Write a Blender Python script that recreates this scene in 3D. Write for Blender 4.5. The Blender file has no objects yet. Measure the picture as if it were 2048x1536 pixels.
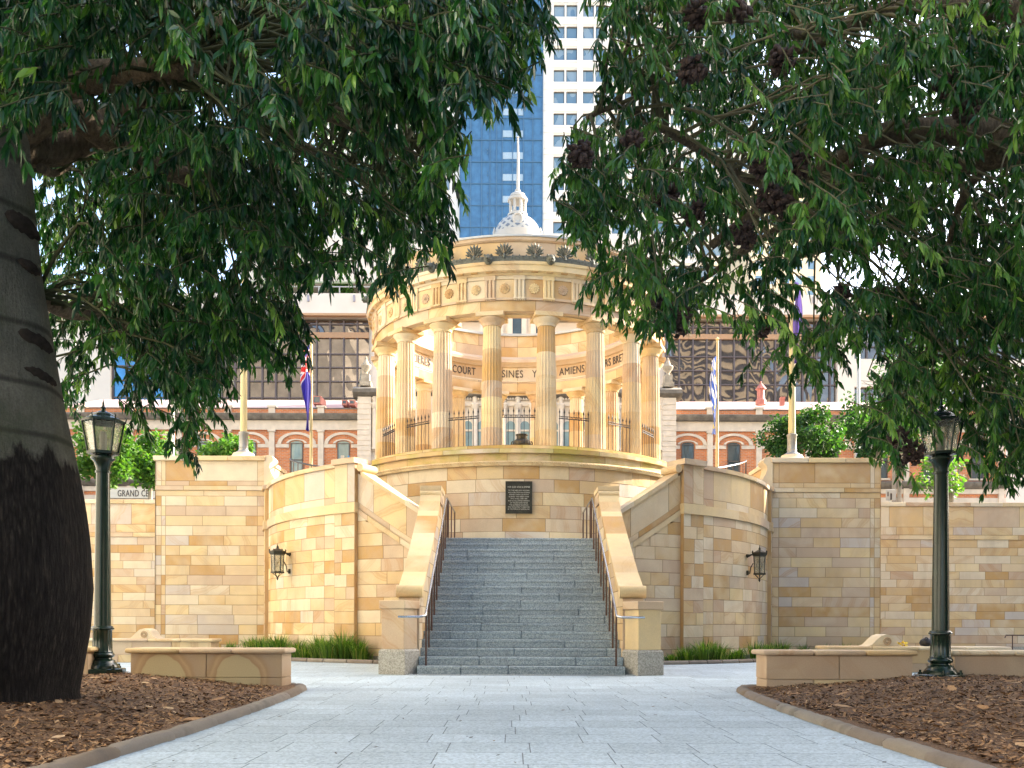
import bpy, math, random
import numpy as np
from mathutils import Vector, Matrix, noise as mnoise
R = math.radians
rnd = random.Random(7)
scene = bpy.context.scene
col = scene.collection
F = 1830.0; CX = -0.16; CH = 0.865; HY = 1250.0     # focal length in photo pixels, camera x and height, horizon row
def at(px, py, Y):
    return (CX + (px-1024)*Y/F, Y, CH - (py-HY)*Y/F)
def X(px, Y): return CX + (px-1024)*Y/F
def Zh(py, Y): return CH - (py-HY)*Y/F
CY = 27.9                                            # rotunda centre (x=0)

# ------------------------------------------------------------------ mesh builder
class MB:
    def __init__(s):
        s.v = []; s.f = []; s.t = []; s.sd = []; s.ea = []; s.eb = []; s.mi = []
        s.tone = None; s.m = 0
    def vert(s, p): s.v.append(tuple(p)); return len(s.v)-1
    def face(s, idx, tone=None, seed=None, ea=None, eb=None):
        s.f.append(tuple(idx)); n = len(idx)
        tone = tone if tone is not None else (s.tone if s.tone is not None else 0.5)
        s.t.append(tone); s.sd.append(seed if seed is not None else tone*7.31 % 1.0); s.mi.append(s.m)
        s.ea.extend(ea if ea else [(1., 1.)]*n); s.eb.extend(eb if eb else [(1., 1.)]*n)
    def quad(s, a, b, c, d, **k):
        n = len(s.v); s.v.extend([tuple(a), tuple(b), tuple(c), tuple(d)]); s.face((n, n+1, n+2, n+3), **k)
    def poly(s, pts, **k):
        n = len(s.v); s.v.extend([tuple(p) for p in pts]); s.face(tuple(range(n, n+len(pts))), **k)
    def box(s, x0, x1, y0, y1, z0, z1, rot=0, c=None, **k):
        n = len(s.v)
        P = [(x0,y0,z0),(x1,y0,z0),(x1,y1,z0),(x0,y1,z0),(x0,y0,z1),(x1,y0,z1),(x1,y1,z1),(x0,y1,z1)]
        if rot:
            cx, cy = c if c else ((x0+x1)/2, (y0+y1)/2); cc, ss = math.cos(rot), math.sin(rot)
            P = [(cx+(x-cx)*cc-(y-cy)*ss, cy+(x-cx)*ss+(y-cy)*cc, z) for x, y, z in P]
        s.v.extend(P)
        for q in ((0,3,2,1),(4,5,6,7),(0,1,5,4),(1,2,6,5),(2,3,7,6),(3,0,4,7)): s.face([n+i for i in q], **k)
    def obox(s, c, ax, ay, az, **k):     # oriented box: centre and three half-axes
        c, ax, ay, az = Vector(c), Vector(ax), Vector(ay), Vector(az); n = len(s.v)
        for k3 in (-1, 1):
            for (i, j) in ((-1,-1),(1,-1),(1,1),(-1,1)): s.v.append(tuple(c+ax*i+ay*j+az*k3))
        for q in ((0,3,2,1),(4,5,6,7),(0,1,5,4),(1,2,6,5),(2,3,7,6),(3,0,4,7)): s.face([n+i for i in q], **k)
    def lathe(s, prof, n=32, c=(0,0,0), cap=True, wob=None, rot=0, **k):
        b = len(s.v); m = len(prof)
        for (r, z) in prof:
            for i in range(n):
                a = 2*math.pi*i/n+rot; rr = r*(wob(a, z) if wob else 1)
                s.v.append((c[0]+rr*math.cos(a), c[1]+rr*math.sin(a), c[2]+z))
        for j in range(m-1):
            for i in range(n):
                i2 = (i+1) % n
                s.face((b+j*n+i, b+j*n+i2, b+(j+1)*n+i2, b+(j+1)*n+i), **k)
        if cap:
            s.face([b+i for i in range(n)][::-1], **k); s.face([b+(m-1)*n+i for i in range(n)], **k)
    def tube(s, pts, r, n=8, caps=True, **k):
        pts = [Vector(p) for p in pts]; b = len(s.v); m = len(pts)
        rr = r if isinstance(r, (list, tuple)) else [r]*m
        up = None
        for i, p in enumerate(pts):
            d = (pts[min(i+1, m-1)]-pts[max(i-1, 0)]).normalized()
            if up is None: up = Vector((0,0,1)) if abs(d.z) < .9 else Vector((1,0,0))
            sx = d.cross(up).normalized(); up = sx.cross(d).normalized()
            for j in range(n):
                a = 2*math.pi*j/n
                s.v.append(tuple(p+sx*math.cos(a)*rr[i]+up*math.sin(a)*rr[i]))
        for i in range(m-1):
            for j in range(n):
                j2 = (j+1) % n
                s.face((b+i*n+j, b+i*n+j2, b+(i+1)*n+j2, b+(i+1)*n+j), **k)
        if caps:
            s.face([b+j for j in range(n)][::-1], **k); s.face([b+(m-1)*n+j for j in range(n)], **k)
    def ring(s, prof, th0, th1, n, c=(0, 0), tones=None, closed=True, **k):
        # profile of (r,z) swept about the axis; th in degrees from -y towards +x
        b = len(s.v); m = len(prof)
        for i in range(n+1):
            a = R(th0+(th1-th0)*i/n)
            for (r, z) in prof: s.v.append((c[0]+r*math.sin(a), c[1]-r*math.cos(a), z))
        mm = m if closed else m-1
        for i in range(n):
            t = tones[i] if tones else None
            kk = dict(k); 
            if t is not None: kk['tone'] = t
            for j in range(mm):
                j2 = (j+1) % m
                s.face((b+i*m+j, b+(i+1)*m+j, b+(i+1)*m+j2, b+i*m+j2), **kk)
        if closed and abs(th1-th0) < 359.9:
            s.face([b+j for j in range(m)], **k); s.face([b+n*m+j for j in range(m)][::-1], **k)
    def extr(s, prof, ax, x0, x1, **k):  # extrude polygon: ax 'x': prof=(y,z); 'y': prof=(x,z)
        b = len(s.v); m = len(prof)
        for xx in (x0, x1):
            for (p, q) in prof: s.v.append((xx, p, q) if ax == 'x' else (p, xx, q))
        for j in range(m):
            j2 = (j+1) % m; s.face((b+j, b+j2, b+m+j2, b+m+j), **k)
        s.face([b+j for j in range(m)][::-1], **k); s.face([b+m+j for j in range(m)], **k)
    def add(s, vs, fs, fn=None, **k):
        b = len(s.v)
        s.v.extend([tuple(fn(p)) if fn else tuple(p) for p in vs])
        for f in fs: s.face([b+i for i in f], **k)
    def build(s, name, mats, parent=None, origin=None, smooth=40, bev=0, fix=True):
        me = bpy.data.meshes.new(name)
        o3 = Vector((0,0,0)) if isinstance(origin, str) else Vector(origin) if origin is not None else (Vector(parent.location) if parent is not None and parent.parent is None else Vector((0,0,0)))
        if origin is None and parent is not None and parent.parent is not None: o3 = Vector(parent.parent.location)+Vector(parent.location)
        me.from_pydata([(x-o3.x, y-o3.y, z-o3.z) for x, y, z in s.v], [], s.f)
        if not isinstance(mats, (list, tuple)): mats = [mats]
        for m in mats: me.materials.append(m)
        if any(s.mi): me.polygons.foreach_set('material_index', s.mi)
        a = me.attributes.new('tone', 'FLOAT', 'FACE'); a.data.foreach_set('value', s.t)
        a = me.attributes.new('seed', 'FLOAT', 'FACE'); a.data.foreach_set('value', s.sd)
        for nm, dat in (('ea', s.ea), ('eb', s.eb)):
            u = me.uv_layers.new(name=nm); u.data.foreach_set('uv', np.array(dat, dtype=np.float32).ravel())
        if fix:
            import bmesh
            bm = bmesh.new(); bm.from_mesh(me); bmesh.ops.recalc_face_normals(bm, faces=bm.faces); bm.to_mesh(me); bm.free()
        if smooth:
            me.polygons.foreach_set('use_smooth', [True]*len(me.polygons)); me.set_sharp_from_angle(angle=R(smooth))
        ob = bpy.data.objects.new(name, me); col.objects.link(ob)
        if parent is not None: ob.parent = parent
        elif origin is not None and not isinstance(origin, str): ob.location = o3
        if bev:
            b = ob.modifiers.new('bevel', 'BEVEL'); b.width = bev; b.segments = 2; b.limit_method = 'ANGLE'
        return ob

def blocks(mb, fn, u0, u1, zs, lmin, lmax, ztop=None, useg=0, flip=False, su=1.0, splits=(), rr=rnd, tone_fn=None, zbot=None):
    """coursed masonry on a surface fn(u,z): every block a face set with its own tone and joint distances"""
    for zi in range(len(zs)-1):
        z0, z1 = zs[zi], zs[zi+1]
        stops = [u0]+[p for p in splits if u0 < p < u1]+[u1]
        for si in range(len(stops)-1):
            a, e = stops[si], stops[si+1]; u = a; first = True
            while u < e-1e-6:
                L = rr.uniform(lmin, lmax)/su
                if first: L *= rr.uniform(.4, 1); first = False
                w = min(u+L, e)
                if e-w < .35*lmin/su: w = e
                tone, seed = rr.random(), rr.random()
                if tone_fn: tone = tone_fn((u+w)/2, z0, tone)
                n = max(1, int(math.ceil((w-u)/useg))) if useg else 1
                for i in range(n):
                    ua, ub = u+(w-u)*i/n, u+(w-u)*(i+1)/n
                    ta = min(z1, ztop(ua)) if ztop else z1; tb = min(z1, ztop(ub)) if ztop else z1
                    ba = max(z0, zbot(ua)) if zbot else z0; bb = max(z0, zbot(ub)) if zbot else z0
                    if ta <= ba+1e-4 and tb <= bb+1e-4: continue
                    ta = max(ta, ba); tb = max(tb, bb)
                    P = [(ua, ba), (ub, bb), (ub, tb), (ua, ta)]
                    if flip: P = P[::-1]
                    mb.poly([fn(*p) for p in P], tone=tone, seed=seed,
                            ea=[((p[0]-u)*su, p[1]-z0) for p in P], eb=[((w-p[0])*su, z1-p[1]) for p in P])
                u = w
def rows(z0, z1, h):
    n = max(1, round((z1-z0)/h)); return [z0+(z1-z0)*i/n for i in range(n+1)]

def tag(o, label=None, cat=None, group=None, kind=None):
    if label: o['label'] = label
    if cat: o['category'] = cat
    if group: o['group'] = group
    if kind: o['kind'] = kind
    return o
def thing(name, label, cat, loc=(0,0,0), rz=0, group=None):
    o = bpy.data.objects.new(name, None); col.objects.link(o); o.empty_display_size = .2
    o.location = loc; o.rotation_euler = (0, 0, rz)
    return tag(o, label, cat, group)
def dup(o, parent=None):
    c = o.copy(); col.objects.link(c)
    if parent is not None: c.parent = parent
    for ch in list(o.children): dup(ch, c)
    return c
def text_geo(s, size, ext=.004):
    cu = bpy.data.curves.new('text', 'FONT'); cu.body = s; cu.size = size; cu.align_x = 'CENTER'; cu.align_y = 'CENTER'
    cu.extrude = ext; cu.resolution_u = 3; cu.space_character = 1.08
    o = bpy.data.objects.new('text', cu); col.objects.link(o)
    dg = bpy.context.evaluated_depsgraph_get(); dg.update()
    me = bpy.data.meshes.new_from_object(o.evaluated_get(dg))
    vs = [tuple(v.co) for v in me.vertices]; fs = [tuple(p.vertices) for p in me.polygons]
    bpy.data.objects.remove(o); bpy.data.meshes.remove(me); bpy.data.curves.remove(cu)
    return vs, fs

# ------------------------------------------------------------------ materials
class NT:
    def __init__(s, name):
        s.m = bpy.data.materials.new(name); s.m.use_nodes = True; s.t = s.m.node_tree
        s.b = s.t.nodes['Principled BSDF']; s.out = s.t.nodes['Material Output']
    def n(s, typ, inp=None, **props):
        nd = s.t.nodes.new('ShaderNode'+typ)
        for k, v in props.items(): setattr(nd, k, v)
        for k, v in (inp or {}).items(): s.set(nd.inputs[k], v)
        return nd
    def set(s, sock, v):
        if isinstance(v, bpy.types.NodeSocket): s.t.links.new(v, sock)
        elif isinstance(v, bpy.types.Node): s.t.links.new(v.outputs[0], sock)
        else:
            if sock.type == 'RGBA' and len(v) == 3: v = (*v, 1)
            sock.default_value = v
    def ramp(s, fac, stops, interp='LINEAR'):
        nd = s.n('ValToRGB', {0: fac}); cr = nd.color_ramp; cr.interpolation = interp
        while len(cr.elements) < len(stops): cr.elements.new(.5)
        for e, (p, c) in zip(cr.elements, stops):
            e.position = p; e.color = (c, c, c, 1) if isinstance(c, (int, float)) else (*c, 1)
        return nd.outputs[0]
    def mix(s, fac, a, b, mode='MIX'):
        nd = s.n('MixRGB', {0: fac, 1: a, 2: b}, blend_type=mode); return nd.outputs[0]
    def math(s, op, a, b=0.0, clamp=False):
        nd = s.n('Math', {0: a, 1: b}, operation=op, use_clamp=clamp); return nd.outputs[0]
    def attr(s, name): return s.n('Attribute', attribute_name=name).outputs['Fac']
    def pos(s): return s.n('NewGeometry').outputs['Position']
    def obj(s): return s.n('TexCoord').outputs['Object']
    def noise(s, vec, scale, detail=4, rough=.55, dist=0):
        return s.n('TexNoise', {'Vector': vec, 'Scale': scale, 'Detail': detail, 'Roughness': rough, 'Distortion': dist}).outputs[0]
    def scale(s, vec, sc): return s.n('VectorMath', {0: vec, 1: sc}, operation='MULTIPLY').outputs[0]
    def bump(s, h, st=.3, d=.02): s.set(s.b.inputs['Normal'], s.n('Bump', {'Height': h, 'Strength': st, 'Distance': d}).outputs[0])
    def base(s, c): s.set(s.b.inputs['Base Color'], c)
    def rough(s, r): s.set(s.b.inputs['Roughness'], r)
    def joint(s, w0, w1):
        a = s.n('SeparateXYZ', {0: s.n('UVMap', uv_map='ea').outputs[0]}); b = s.n('SeparateXYZ', {0: s.n('UVMap', uv_map='eb').outputs[0]})
        m = s.math('MINIMUM', s.math('MINIMUM', a.outputs[0], a.outputs[1]), s.math('MINIMUM', b.outputs[0], b.outputs[1]))
        return s.n('MapRange', {0: m, 1: w0, 2: w1, 3: 1., 4: 0.}).outputs[0]

def sandstone(name, sat=1.05, val=1.10, weather=.34, moss=0.0, joint=(.004, .011), jmul=.55):
    t = NT(name); tone = t.attr('tone'); seed = t.attr('seed')
    pal = [(0, (.60,.47,.30)), (.12, (.46,.285,.115)), (.22, (.63,.54,.39)), (.36, (.56,.40,.21)), (.50, (.50,.38,.265)),
           (.60, (.64,.50,.28)), (.70, (.49,.36,.245)), (.78, (.585,.45,.26)), (.87, (.46,.29,.125)), (.93, (.50,.44,.375))]
    c = t.ramp(tone, pal, 'CONSTANT')
    off = t.n('CombineXYZ', {0: t.math('MULTIPLY', seed, 37.), 1: t.math('MULTIPLY', seed, 91.), 2: t.math('MULTIPLY', seed, 53.)})
    p = t.n('VectorMath', {0: t.pos(), 1: off}, operation='ADD').outputs[0]
    pr = t.n('VectorRotate', {'Vector': p, 'Angle': t.math('MULTIPLY', seed, 3.0)}, rotation_type='Y_AXIS').outputs[0]
    wv = t.n('TexWave', {'Vector': pr, 'Scale': .75, 'Distortion': 13., 'Detail': 4., 'Detail Scale': .55}, bands_direction='Z').outputs[1]
    vein = t.ramp(wv, [(.0, 0.), (.5, .1), (.74, .9), (.82, .25), (1, .75)])
    vamt = t.ramp(t.math('FRACT', t.math('MULTIPLY', seed, 5.7)), [(.3, .0), (1, .62)])
    c = t.mix(t.math('MULTIPLY', vein, vamt), c, (.40,.21,.085))
    big = t.noise(p, 1.7, 5, .6)
    c = t.mix(t.ramp(big, [(.35, .0), (.75, .5)]), c, (.44,.345,.255))
    pale = t.noise(p, .9, 3)
    c = t.mix(t.ramp(pale, [(.5, .0), (.72, .55)]), c, (.66,.56,.39))
    w = t.noise(t.scale(t.pos(), (1.3, 1.3, .35)), 1.1, 5, .65)
    c = t.mix(t.math('MULTIPLY', t.ramp(w, [(.52, 0.), (.8, 1.)]), weather), c, (.23,.19,.14))
    if moss:
        mo = t.noise(t.pos(), 1.3, 6, .6); c = t.mix(t.math('MULTIPLY', t.ramp(mo, [(.40, 0.), (.62, 1.)]), moss), c, (.33,.30,.06))
    fine = t.noise(t.pos(), 60., 3, .7)
    c = t.mix(.35, c, t.ramp(fine, [(.3, .72), (.7, 1.12)]), 'MULTIPLY')
    j = t.joint(*joint)
    c = t.mix(j, c, t.mix(1., c, (jmul, jmul*.93, jmul*.85), 'MULTIPLY'))
    c = t.n('HueSaturation', {'Saturation': sat, 'Value': val, 'Color': c}).outputs[0]
    t.base(c); t.rough(.85); t.b.inputs['Specular IOR Level'].default_value = .25
    t.bump(t.math('SUBTRACT', t.math('MULTIPLY', fine, .25), j), .35, .012)
    return t.m
def granite(name, c0, c1, joint=(.003, .010), jc=.18, rough=.7, sc=1.0, big=.25):
    t = NT(name); p = t.pos(); tone = t.attr('tone')
    sp = t.n('TexVoronoi', {'Vector': p, 'Scale': 55.*sc}, feature='F1').outputs[1]
    g = t.n('RGBToBW', {0: sp}).outputs[0]
    g2 = t.noise(p, 110.*sc, 2, .7)
    g = t.math('ADD', t.math('MULTIPLY', g, .5), t.math('MULTIPLY', g2, .5))
    c = t.mix(t.ramp(g, [(.3, 0.), (.65, 1.)]), c0, c1)
    c = t.mix(.5, c, t.ramp(tone, [(0, .80), (1, 1.16)]), 'MULTIPLY')
    st = t.noise(p, .6, 6, .65)
    c = t.mix(big, c, t.ramp(st, [(.3, .45), (.65, 1.1)]), 'MULTIPLY')
    j = t.joint(*joint); c = t.mix(j, c, t.mix(1., c, (jc, jc, jc), 'MULTIPLY'))
    t.base(c); t.rough(rough); t.bump(t.math('SUBTRACT', t.math('MULTIPLY', g, .2), j), .3, .008)
    return t.m
def plain(name, c, rough=.6, metal=0., var=.15, sc=6., bump=0., spec=.5):
    t = NT(name); n = t.noise(t.pos(), sc, 5, .6)
    t.base(t.mix(1., c, t.ramp(n, [(.25, 1-var), (.75, 1+var)]), 'MULTIPLY')); t.rough(rough); t.b.inputs['Metallic'].default_value = metal
    t.b.inputs['Specular IOR Level'].default_value = spec
    if bump: t.bump(t.noise(t.pos(), sc*6, 4), bump, .01)
    return t.m
M = {}
M['stone'] = sandstone('sandstone')
M['stone_mid'] = sandstone('sandstone_trim', weather=.35)
M['stone_moss'] = sandstone('sandstone_mossy', moss=.7, weather=.35)
M['stone_pale'] = sandstone('sandstone_pale', sat=.85, val=1.08, weather=.12)
M['bench'] = sandstone('sandstone_bench', sat=1.0, val=.95, weather=.2)
M['granite'] = granite('granite_step', (.18,.225,.25), (.41,.47,.495), joint=(.004, .010), jc=.30)
M['granite_base'] = granite('granite_base', (.24,.23,.195), (.46,.44,.385))
M['paver'] = granite('granite_paver', (.29,.355,.39), (.475,.57,.62), joint=(.002, .006), jc=.30, big=.30, rough=.75)
M['bronze'] = plain('dark_bronze', (.055,.05,.035), .45, .6, .4, 9.)
M['verd'] = plain('weathered_bronze', (.10,.105,.085), .6, .3, .4, 14.)
M['iron'] = plain('black_iron', (.02,.02,.022), .5, .3, .3, 20.)
M['rail_brown'] = plain('brown_rail_post', (.085,.045,.032), .5, .2, .25, 12.)
M['steel'] = plain('polished_steel', (.50,.52,.54), .22, 1., .1, 6.)
M['lead'] = plain('lead_flashing', (.42,.44,.45), .6, .2, .15, 4.)
M['green_iron'] = plain('dark_green_paint', (.010,.026,.019), .22, .0, .3, 5.)
M['urn'] = plain('weathered_urn_stone', (.34,.29,.22), .9, 0., .4, 5.)
M['cream'] = plain('cream_render', (.74,.66,.54), .8, 0., .06, .5)
M['cream_w'] = plain('white_precast', (.80,.75,.66), .75, 0., .05, .3)
M['station_stone'] = plain('station_stone', (.64,.55,.44), .85, 0., .14, 2.5)
M['station_dark'] = plain('sooted_stone', (.16,.14,.115), .9, 0., .5, 3.)
M['white'] = plain('white_paint', (.44,.42,.375), .55, 0., .06, 3.)
M['roof_pink'] = plain('roof_red_metal', (.40,.14,.10), .5, .0, .1, 2.)
M['mullion'] = plain('brown_mullion', (.12,.095,.09), .45, .3, .1, 3.)
M['dkframe'] = plain('dark_window_frame', (.10,.085,.075), .5, .2, .1, 3.)
M['fence_black'] = M['iron']
M['gold_pole'] = plain('pole_paint', (.50,.41,.20), .4, .0, .1, 3.)
M['pole_white'] = plain('pole_white', (.72,.70,.62), .4, .0, .1, 3.)
M['letter'] = plain('dark_letter', (.07,.055,.045), .6, .2, .1, 3.)
M['letter_pale'] = plain('raised_letter', (.62,.58,.48), .45, .3, .1, 3.)
SKY = 0.78
def m_frost():
    t = NT('frosted_glass'); n = t.noise(t.pos(), 14., 4, .6)
    t.base(t.mix(1., (.50,.50,.43), t.ramp(n, [(.3,.55),(.7,1.2)]), 'MULTIPLY')); t.rough(.2)
    t.b.inputs['Transmission Weight'].default_value = .35; t.bump(n, .4, .01)
    tp = t.n('BsdfTransparent', {'Color': (.9,.9,.82)}); mx = t.n('MixShader', {0: .5, 1: t.b.outputs[0], 2: tp.outputs[0]}); t.set(t.out.inputs[0], mx.outputs[0])
    return t.m
M['frost'] = m_frost()
# ================================================================= camera, world, sun
cam = bpy.data.cameras.new('camera'); co = bpy.data.objects.new('camera', cam); col.objects.link(co)
cam.sensor_width = 36.; cam.lens = 36.*F/2048.; cam.shift_y = (HY-768.)/2048.; cam.clip_end = 2000.; cam.clip_start = .1
co.location = (CX, 0, CH); co.rotation_euler = (R(90), R(-.2), 0)
scene.camera = co
SUN_AZ = R(112.); SUN_EL = R(30.)        # azimuth from -y towards +x
sd = Vector((math.sin(SUN_AZ)*math.cos(SUN_EL), -math.cos(SUN_AZ)*math.cos(SUN_EL), math.sin(SUN_EL)))
su = bpy.data.lights.new('sun', 'SUN'); su.energy = 20.0; su.angle = R(.53); su.color = (1., .90, .76)
so = bpy.data.objects.new('sun', su); col.objects.link(so); so.rotation_euler = sd.to_track_quat('Z', 'Y').to_euler(); so.location = (30, 40, 60)
w = bpy.data.worlds.new('World'); scene.world = w; w.use_nodes = True
nt = w.node_tree; bg = nt.nodes['Background']; sky = nt.nodes.new('ShaderNodeTexSky'); sky.sky_type = 'NISHITA'; sky.sun_disc = False
sky.sun_elevation = SUN_EL; sky.sun_rotation = math.atan2(sd.x, sd.y); sky.air_density = 1.0; sky.dust_density = 3.5; sky.ozone_density = .35
nt.links.new(sky.outputs[0], bg.inputs[0]); bg.inputs[1].default_value = SKY
scene.view_settings.view_transform = 'Standard'; scene.view_settings.look = 'None'; scene.view_settings.exposure = 0
scene.cycles.use_denoising = True
scene.cycles.max_bounces = 8; scene.cycles.diffuse_bounces = 5; scene.cycles.glossy_bounces = 3; scene.cycles.transmission_bounces = 4
scene.cycles.sample_clamp_indirect = 6.
scene.render.use_persistent_data = False

# ================================================================= rotunda
PZ = 5.42; RC = 4.07; LZ = 2.85
rot = thing('memorial_rotunda', 'round sandstone memorial colonnade with fluted columns on a drum above the stairs', 'memorial', (0, CY, 0))
def cyl(r): return lambda th, z: (r*math.sin(th), CY-r*math.cos(th), z)
PI = math.pi
# drum
mb = MB(); blocks(mb, cyl(4.95), -PI, PI, rows(2.55, 4.86, .315), .55, 1.25, useg=R(4), su=4.95)
mb.build('drum_wall', M['stone'], rot)
mb = MB()
mb.ring([(4.93,4.86),(5.03,4.86),(5.05,4.90),(5.05,4.96),(5.02,4.98),(4.93,4.98)], -180, 180, 120, (0, CY), tone=.64)
for k in range(-72, 73):            # running scroll ornament
    a = R(k*1.25); c0 = (5.05*math.sin(a), CY-5.05*math.cos(a))
    if abs(k) % 1 == 0:
        tx, ty = math.cos(a), math.sin(a); nx, ny = math.sin(a), -math.cos(a)
        mb.tube([(c0[0]+tx*.038*math.cos(q)+nx*.012, c0[1]+ty*.038*math.cos(q)+ny*.012, 4.915+.03*math.sin(q)) for q in [.2, 1., 1.9, 2.8, 3.7]], .011, 4, tone=.66)
mb.build('scroll_band', M['stone_mid'], rot)
mb = MB(); blocks(mb, cyl(4.97), -PI, PI, [4.98, 5.17], 1.0, 1.6, useg=R(4), su=5.)
blocks(mb, cyl(5.05), -PI, PI, [5.17, 5.285], 1.0, 1.6, useg=R(4), su=5.)
mb.ring([(4.6,5.17),(5.05,5.17)], -180, 180, 120, (0,CY), closed=False, tone=.6); mb.ring([(5.05,5.285),(4.6,5.285)], -180, 180, 120, (0,CY), closed=False, tone=.6)
blocks(mb, cyl(4.78), -PI, PI, [5.285, PZ], 1.0, 1.6, useg=R(4), su=5.)
mb.ring([(4.78,PZ),(.01,PZ)], -180, 180, 120, (0,CY), closed=False, tone=.6)
mb.build('stylobate', M['stone_moss'], rot)
# columns
def column_mb():
    mb = MB(); NF, S = 20, 5; H0, H1 = 0.0, 3.25
    def rad(z): 
        t = z/3.25; return .285-.058*t-.010*math.sin(math.pi*t)*-1
    cuts = [0, .62+rnd.uniform(-.15,.15), 1.25+rnd.uniform(-.2,.2), 1.95+rnd.uniform(-.2,.2), 2.65+rnd.uniform(-.15,.15), 3.25]
    for d in range(5):
        z0, z1 = cuts[d], cuts[d+1]; tone = rnd.choice([.3, .55, .62, .72, .80, .1, .88, .45, .2, .55, .8]); sd_ = rnd.random(); b = len(mb.v)
        for z in (z0, z1):
            for k in range(NF*S):
                s = (k % S)/S; r = rad(z)*(1-.075*math.sin(math.pi*s)); a = 2*math.pi*k/(NF*S)
                mb.v.append((r*math.sin(a), -r*math.cos(a), z))
        n = NF*S
        for k in range(n):
            k2 = (k+1) % n; mb.face((b+k, b+k2, b+n+k2, b+n+k), tone=tone, seed=sd_)
    return mb
def capital_mb():
    mb = MB(); t = rnd.choice([.62,.72,.8,.3])
    mb.lathe([(.236,3.20),(.25,3.22),(.243,3.235),(.258,3.25),(.25,3.265),(.275,3.29),(.325,3.345),(.352,3.385),(.35,3.41),(.30,3.41)], 40, tone=t)
    mb.box(-.365,.365,-.365,.365,3.41,3.52, tone=rnd.choice([.6,.8,.45,.3]))
    return mb
for i in range(18):
    a = R(10+20*i); mbc = column_mb()
    c = mbc.build('column', M['stone_mid'], rot, origin='local', smooth=25)
    c.location = (RC*math.sin(a), -RC*math.cos(a), PZ); c.rotation_euler = (0,0,a)
    k = capital_mb().build('capital', M['stone_mid'], c, origin='local', bev=.008)
# entablature
AB = PZ+3.52                                  # 8.94
mb = MB(); blocks(mb, cyl(4.34), -PI, PI, [AB, AB+.29], 1.35, 1.6, useg=R(2.5), su=4.34)
blocks(mb, cyl(3.80), -PI, PI, [AB, AB+.29], 1.2, 1.5, useg=R(2.5), su=3.8, flip=True)
mb.ring([(3.80,AB),(4.34,AB)], -180, 180, 144, (0,CY), closed=False, tone=.55)
mb.ring([(3.98,AB-.03),(4.16,AB-.03),(4.16,AB+.01),(3.98,AB+.01)], -180, 180, 144, (0,CY), tone=.8)
mb.build('architrave', M['stone_mid'], rot)
mb = MB(); mb.ring([(4.30,9.23),(4.385,9.23),(4.385,9.29),(4.30,9.29)], -180, 180, 144, (0,CY), tone=.72)
FZ0, FZ1 = 9.29, 9.86
for k in range(36):
    blocks(mb, cyl(4.345), R(-180+10*k), R(-180+10*k+10), [FZ0, FZ1-.09], 2, 2, useg=R(2.5), su=4.345)
mb.ring([(4.30,FZ1-.09),(4.37,FZ1-.09),(4.37,FZ1),(4.30,FZ1)], -180, 180, 144, (0,CY), tone=.3)
mb.build('frieze', M['stone_mid'], rot)
def trig_mb(tone):
    mb = MB(); mb.tone = tone; w = .145; r0 = .0
    for j in range(3):
        x = -w+.004+j*.0968
        mb.extr([(x,0),(x+.018,-.045),(x+.068,-.045),(x+.086,0)][::-1], 'z', 0, 0) if False else None
        for (xa, ya, xb, yb) in ((x,-.008,x+.020,-.05),(x+.020,-.05,x+.068,-.05),(x+.068,-.05,x+.088,-.008)):
            mb.quad((xa,ya,FZ0),(xb,yb,FZ0),(xb,yb,FZ1-.12),(xa,ya,FZ1-.12))
    mb.box(-w-.002, w+.002, -.055, .02, FZ1-.12, FZ1-.005)
    mb.box(-w-.01, w+.01, -.075, .02, FZ0-.045, FZ0)
    for j in range(6):
        x = -w+.02+j*.05; mb.lathe([(.016,0),(.011,.035)], 6, (x, -.05, FZ0-.08))
    mb.quad((-w,-.008,FZ0),(w,-.008,FZ0),(w,-.008,FZ1-.1),(-w,-.008,FZ1-.1))
    return mb
def ros_mb(tone):
    mb = MB(); mb.tone = tone; zc = (FZ0+FZ1-.09)/2
    for k in range(12):
        a = 2*PI*k/12; c = Vector((.098*math.cos(a), -.022, zc+.098*math.sin(a)))
        d = Vector((math.cos(a),0,math.sin(a))); tt = Vector((-math.sin(a),0,math.cos(a)))
        ring = [c+d*.038*math.cos(q)+tt*.026*math.sin(q) for q in [2*PI*j/8 for j in range(8)]]
        top = c+Vector((0,-.018,0))
        for j in range(8):
            p, q = ring[j], ring[(j+1) % 8]
            mb.poly([p, q, top]); mb.quad(p+Vector((0,.04,0)), q+Vector((0,.04,0)), q, p)
    for (ra, y, h) in ((.062,-.03,.012),(.028,-.048,.014)):
        mb.tube([(ra*math.cos(q), y, zc+ra*math.sin(q)) for q in [2*PI*j/20 for j in range(21)]], h, 6, caps=False)
    mb.lathe([(.0,.0),(.062,.002)], 16, (0,0,0)) if False else None
    n = len(mb.v)
    for j in range(16): mb.v.append((.07*math.cos(2*PI*j/16), -.028, zc+.07*math.sin(2*PI*j/16)))
    mb.face(list(range(n, n+16)))
    return mb
trigs = [trig_mb(t) for t in (.3, .62, .12, .88, .8, .5)]; ross = [ros_mb(t) for t in (.62,.72,.2,.8,.45)]
tm = []; rm = []
for k in range(-11, 12):
    a = R(10*k); v = k % 6
    o = trigs[v].build('triglyph', M['stone_mid'], rot, origin='local', smooth=20); o.location = (4.345*math.sin(a), -4.345*math.cos(a), 0); o.rotation_euler = (0,0,a)
    a = R(10*k+5); o = ross[k % 5].build('rosette', M['stone_mid'], rot, origin='local', smooth=45); o.location = (4.345*math.sin(a), -4.345*math.cos(a), 0); o.rotation_euler = (0,0,a)
mb = MB()
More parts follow.
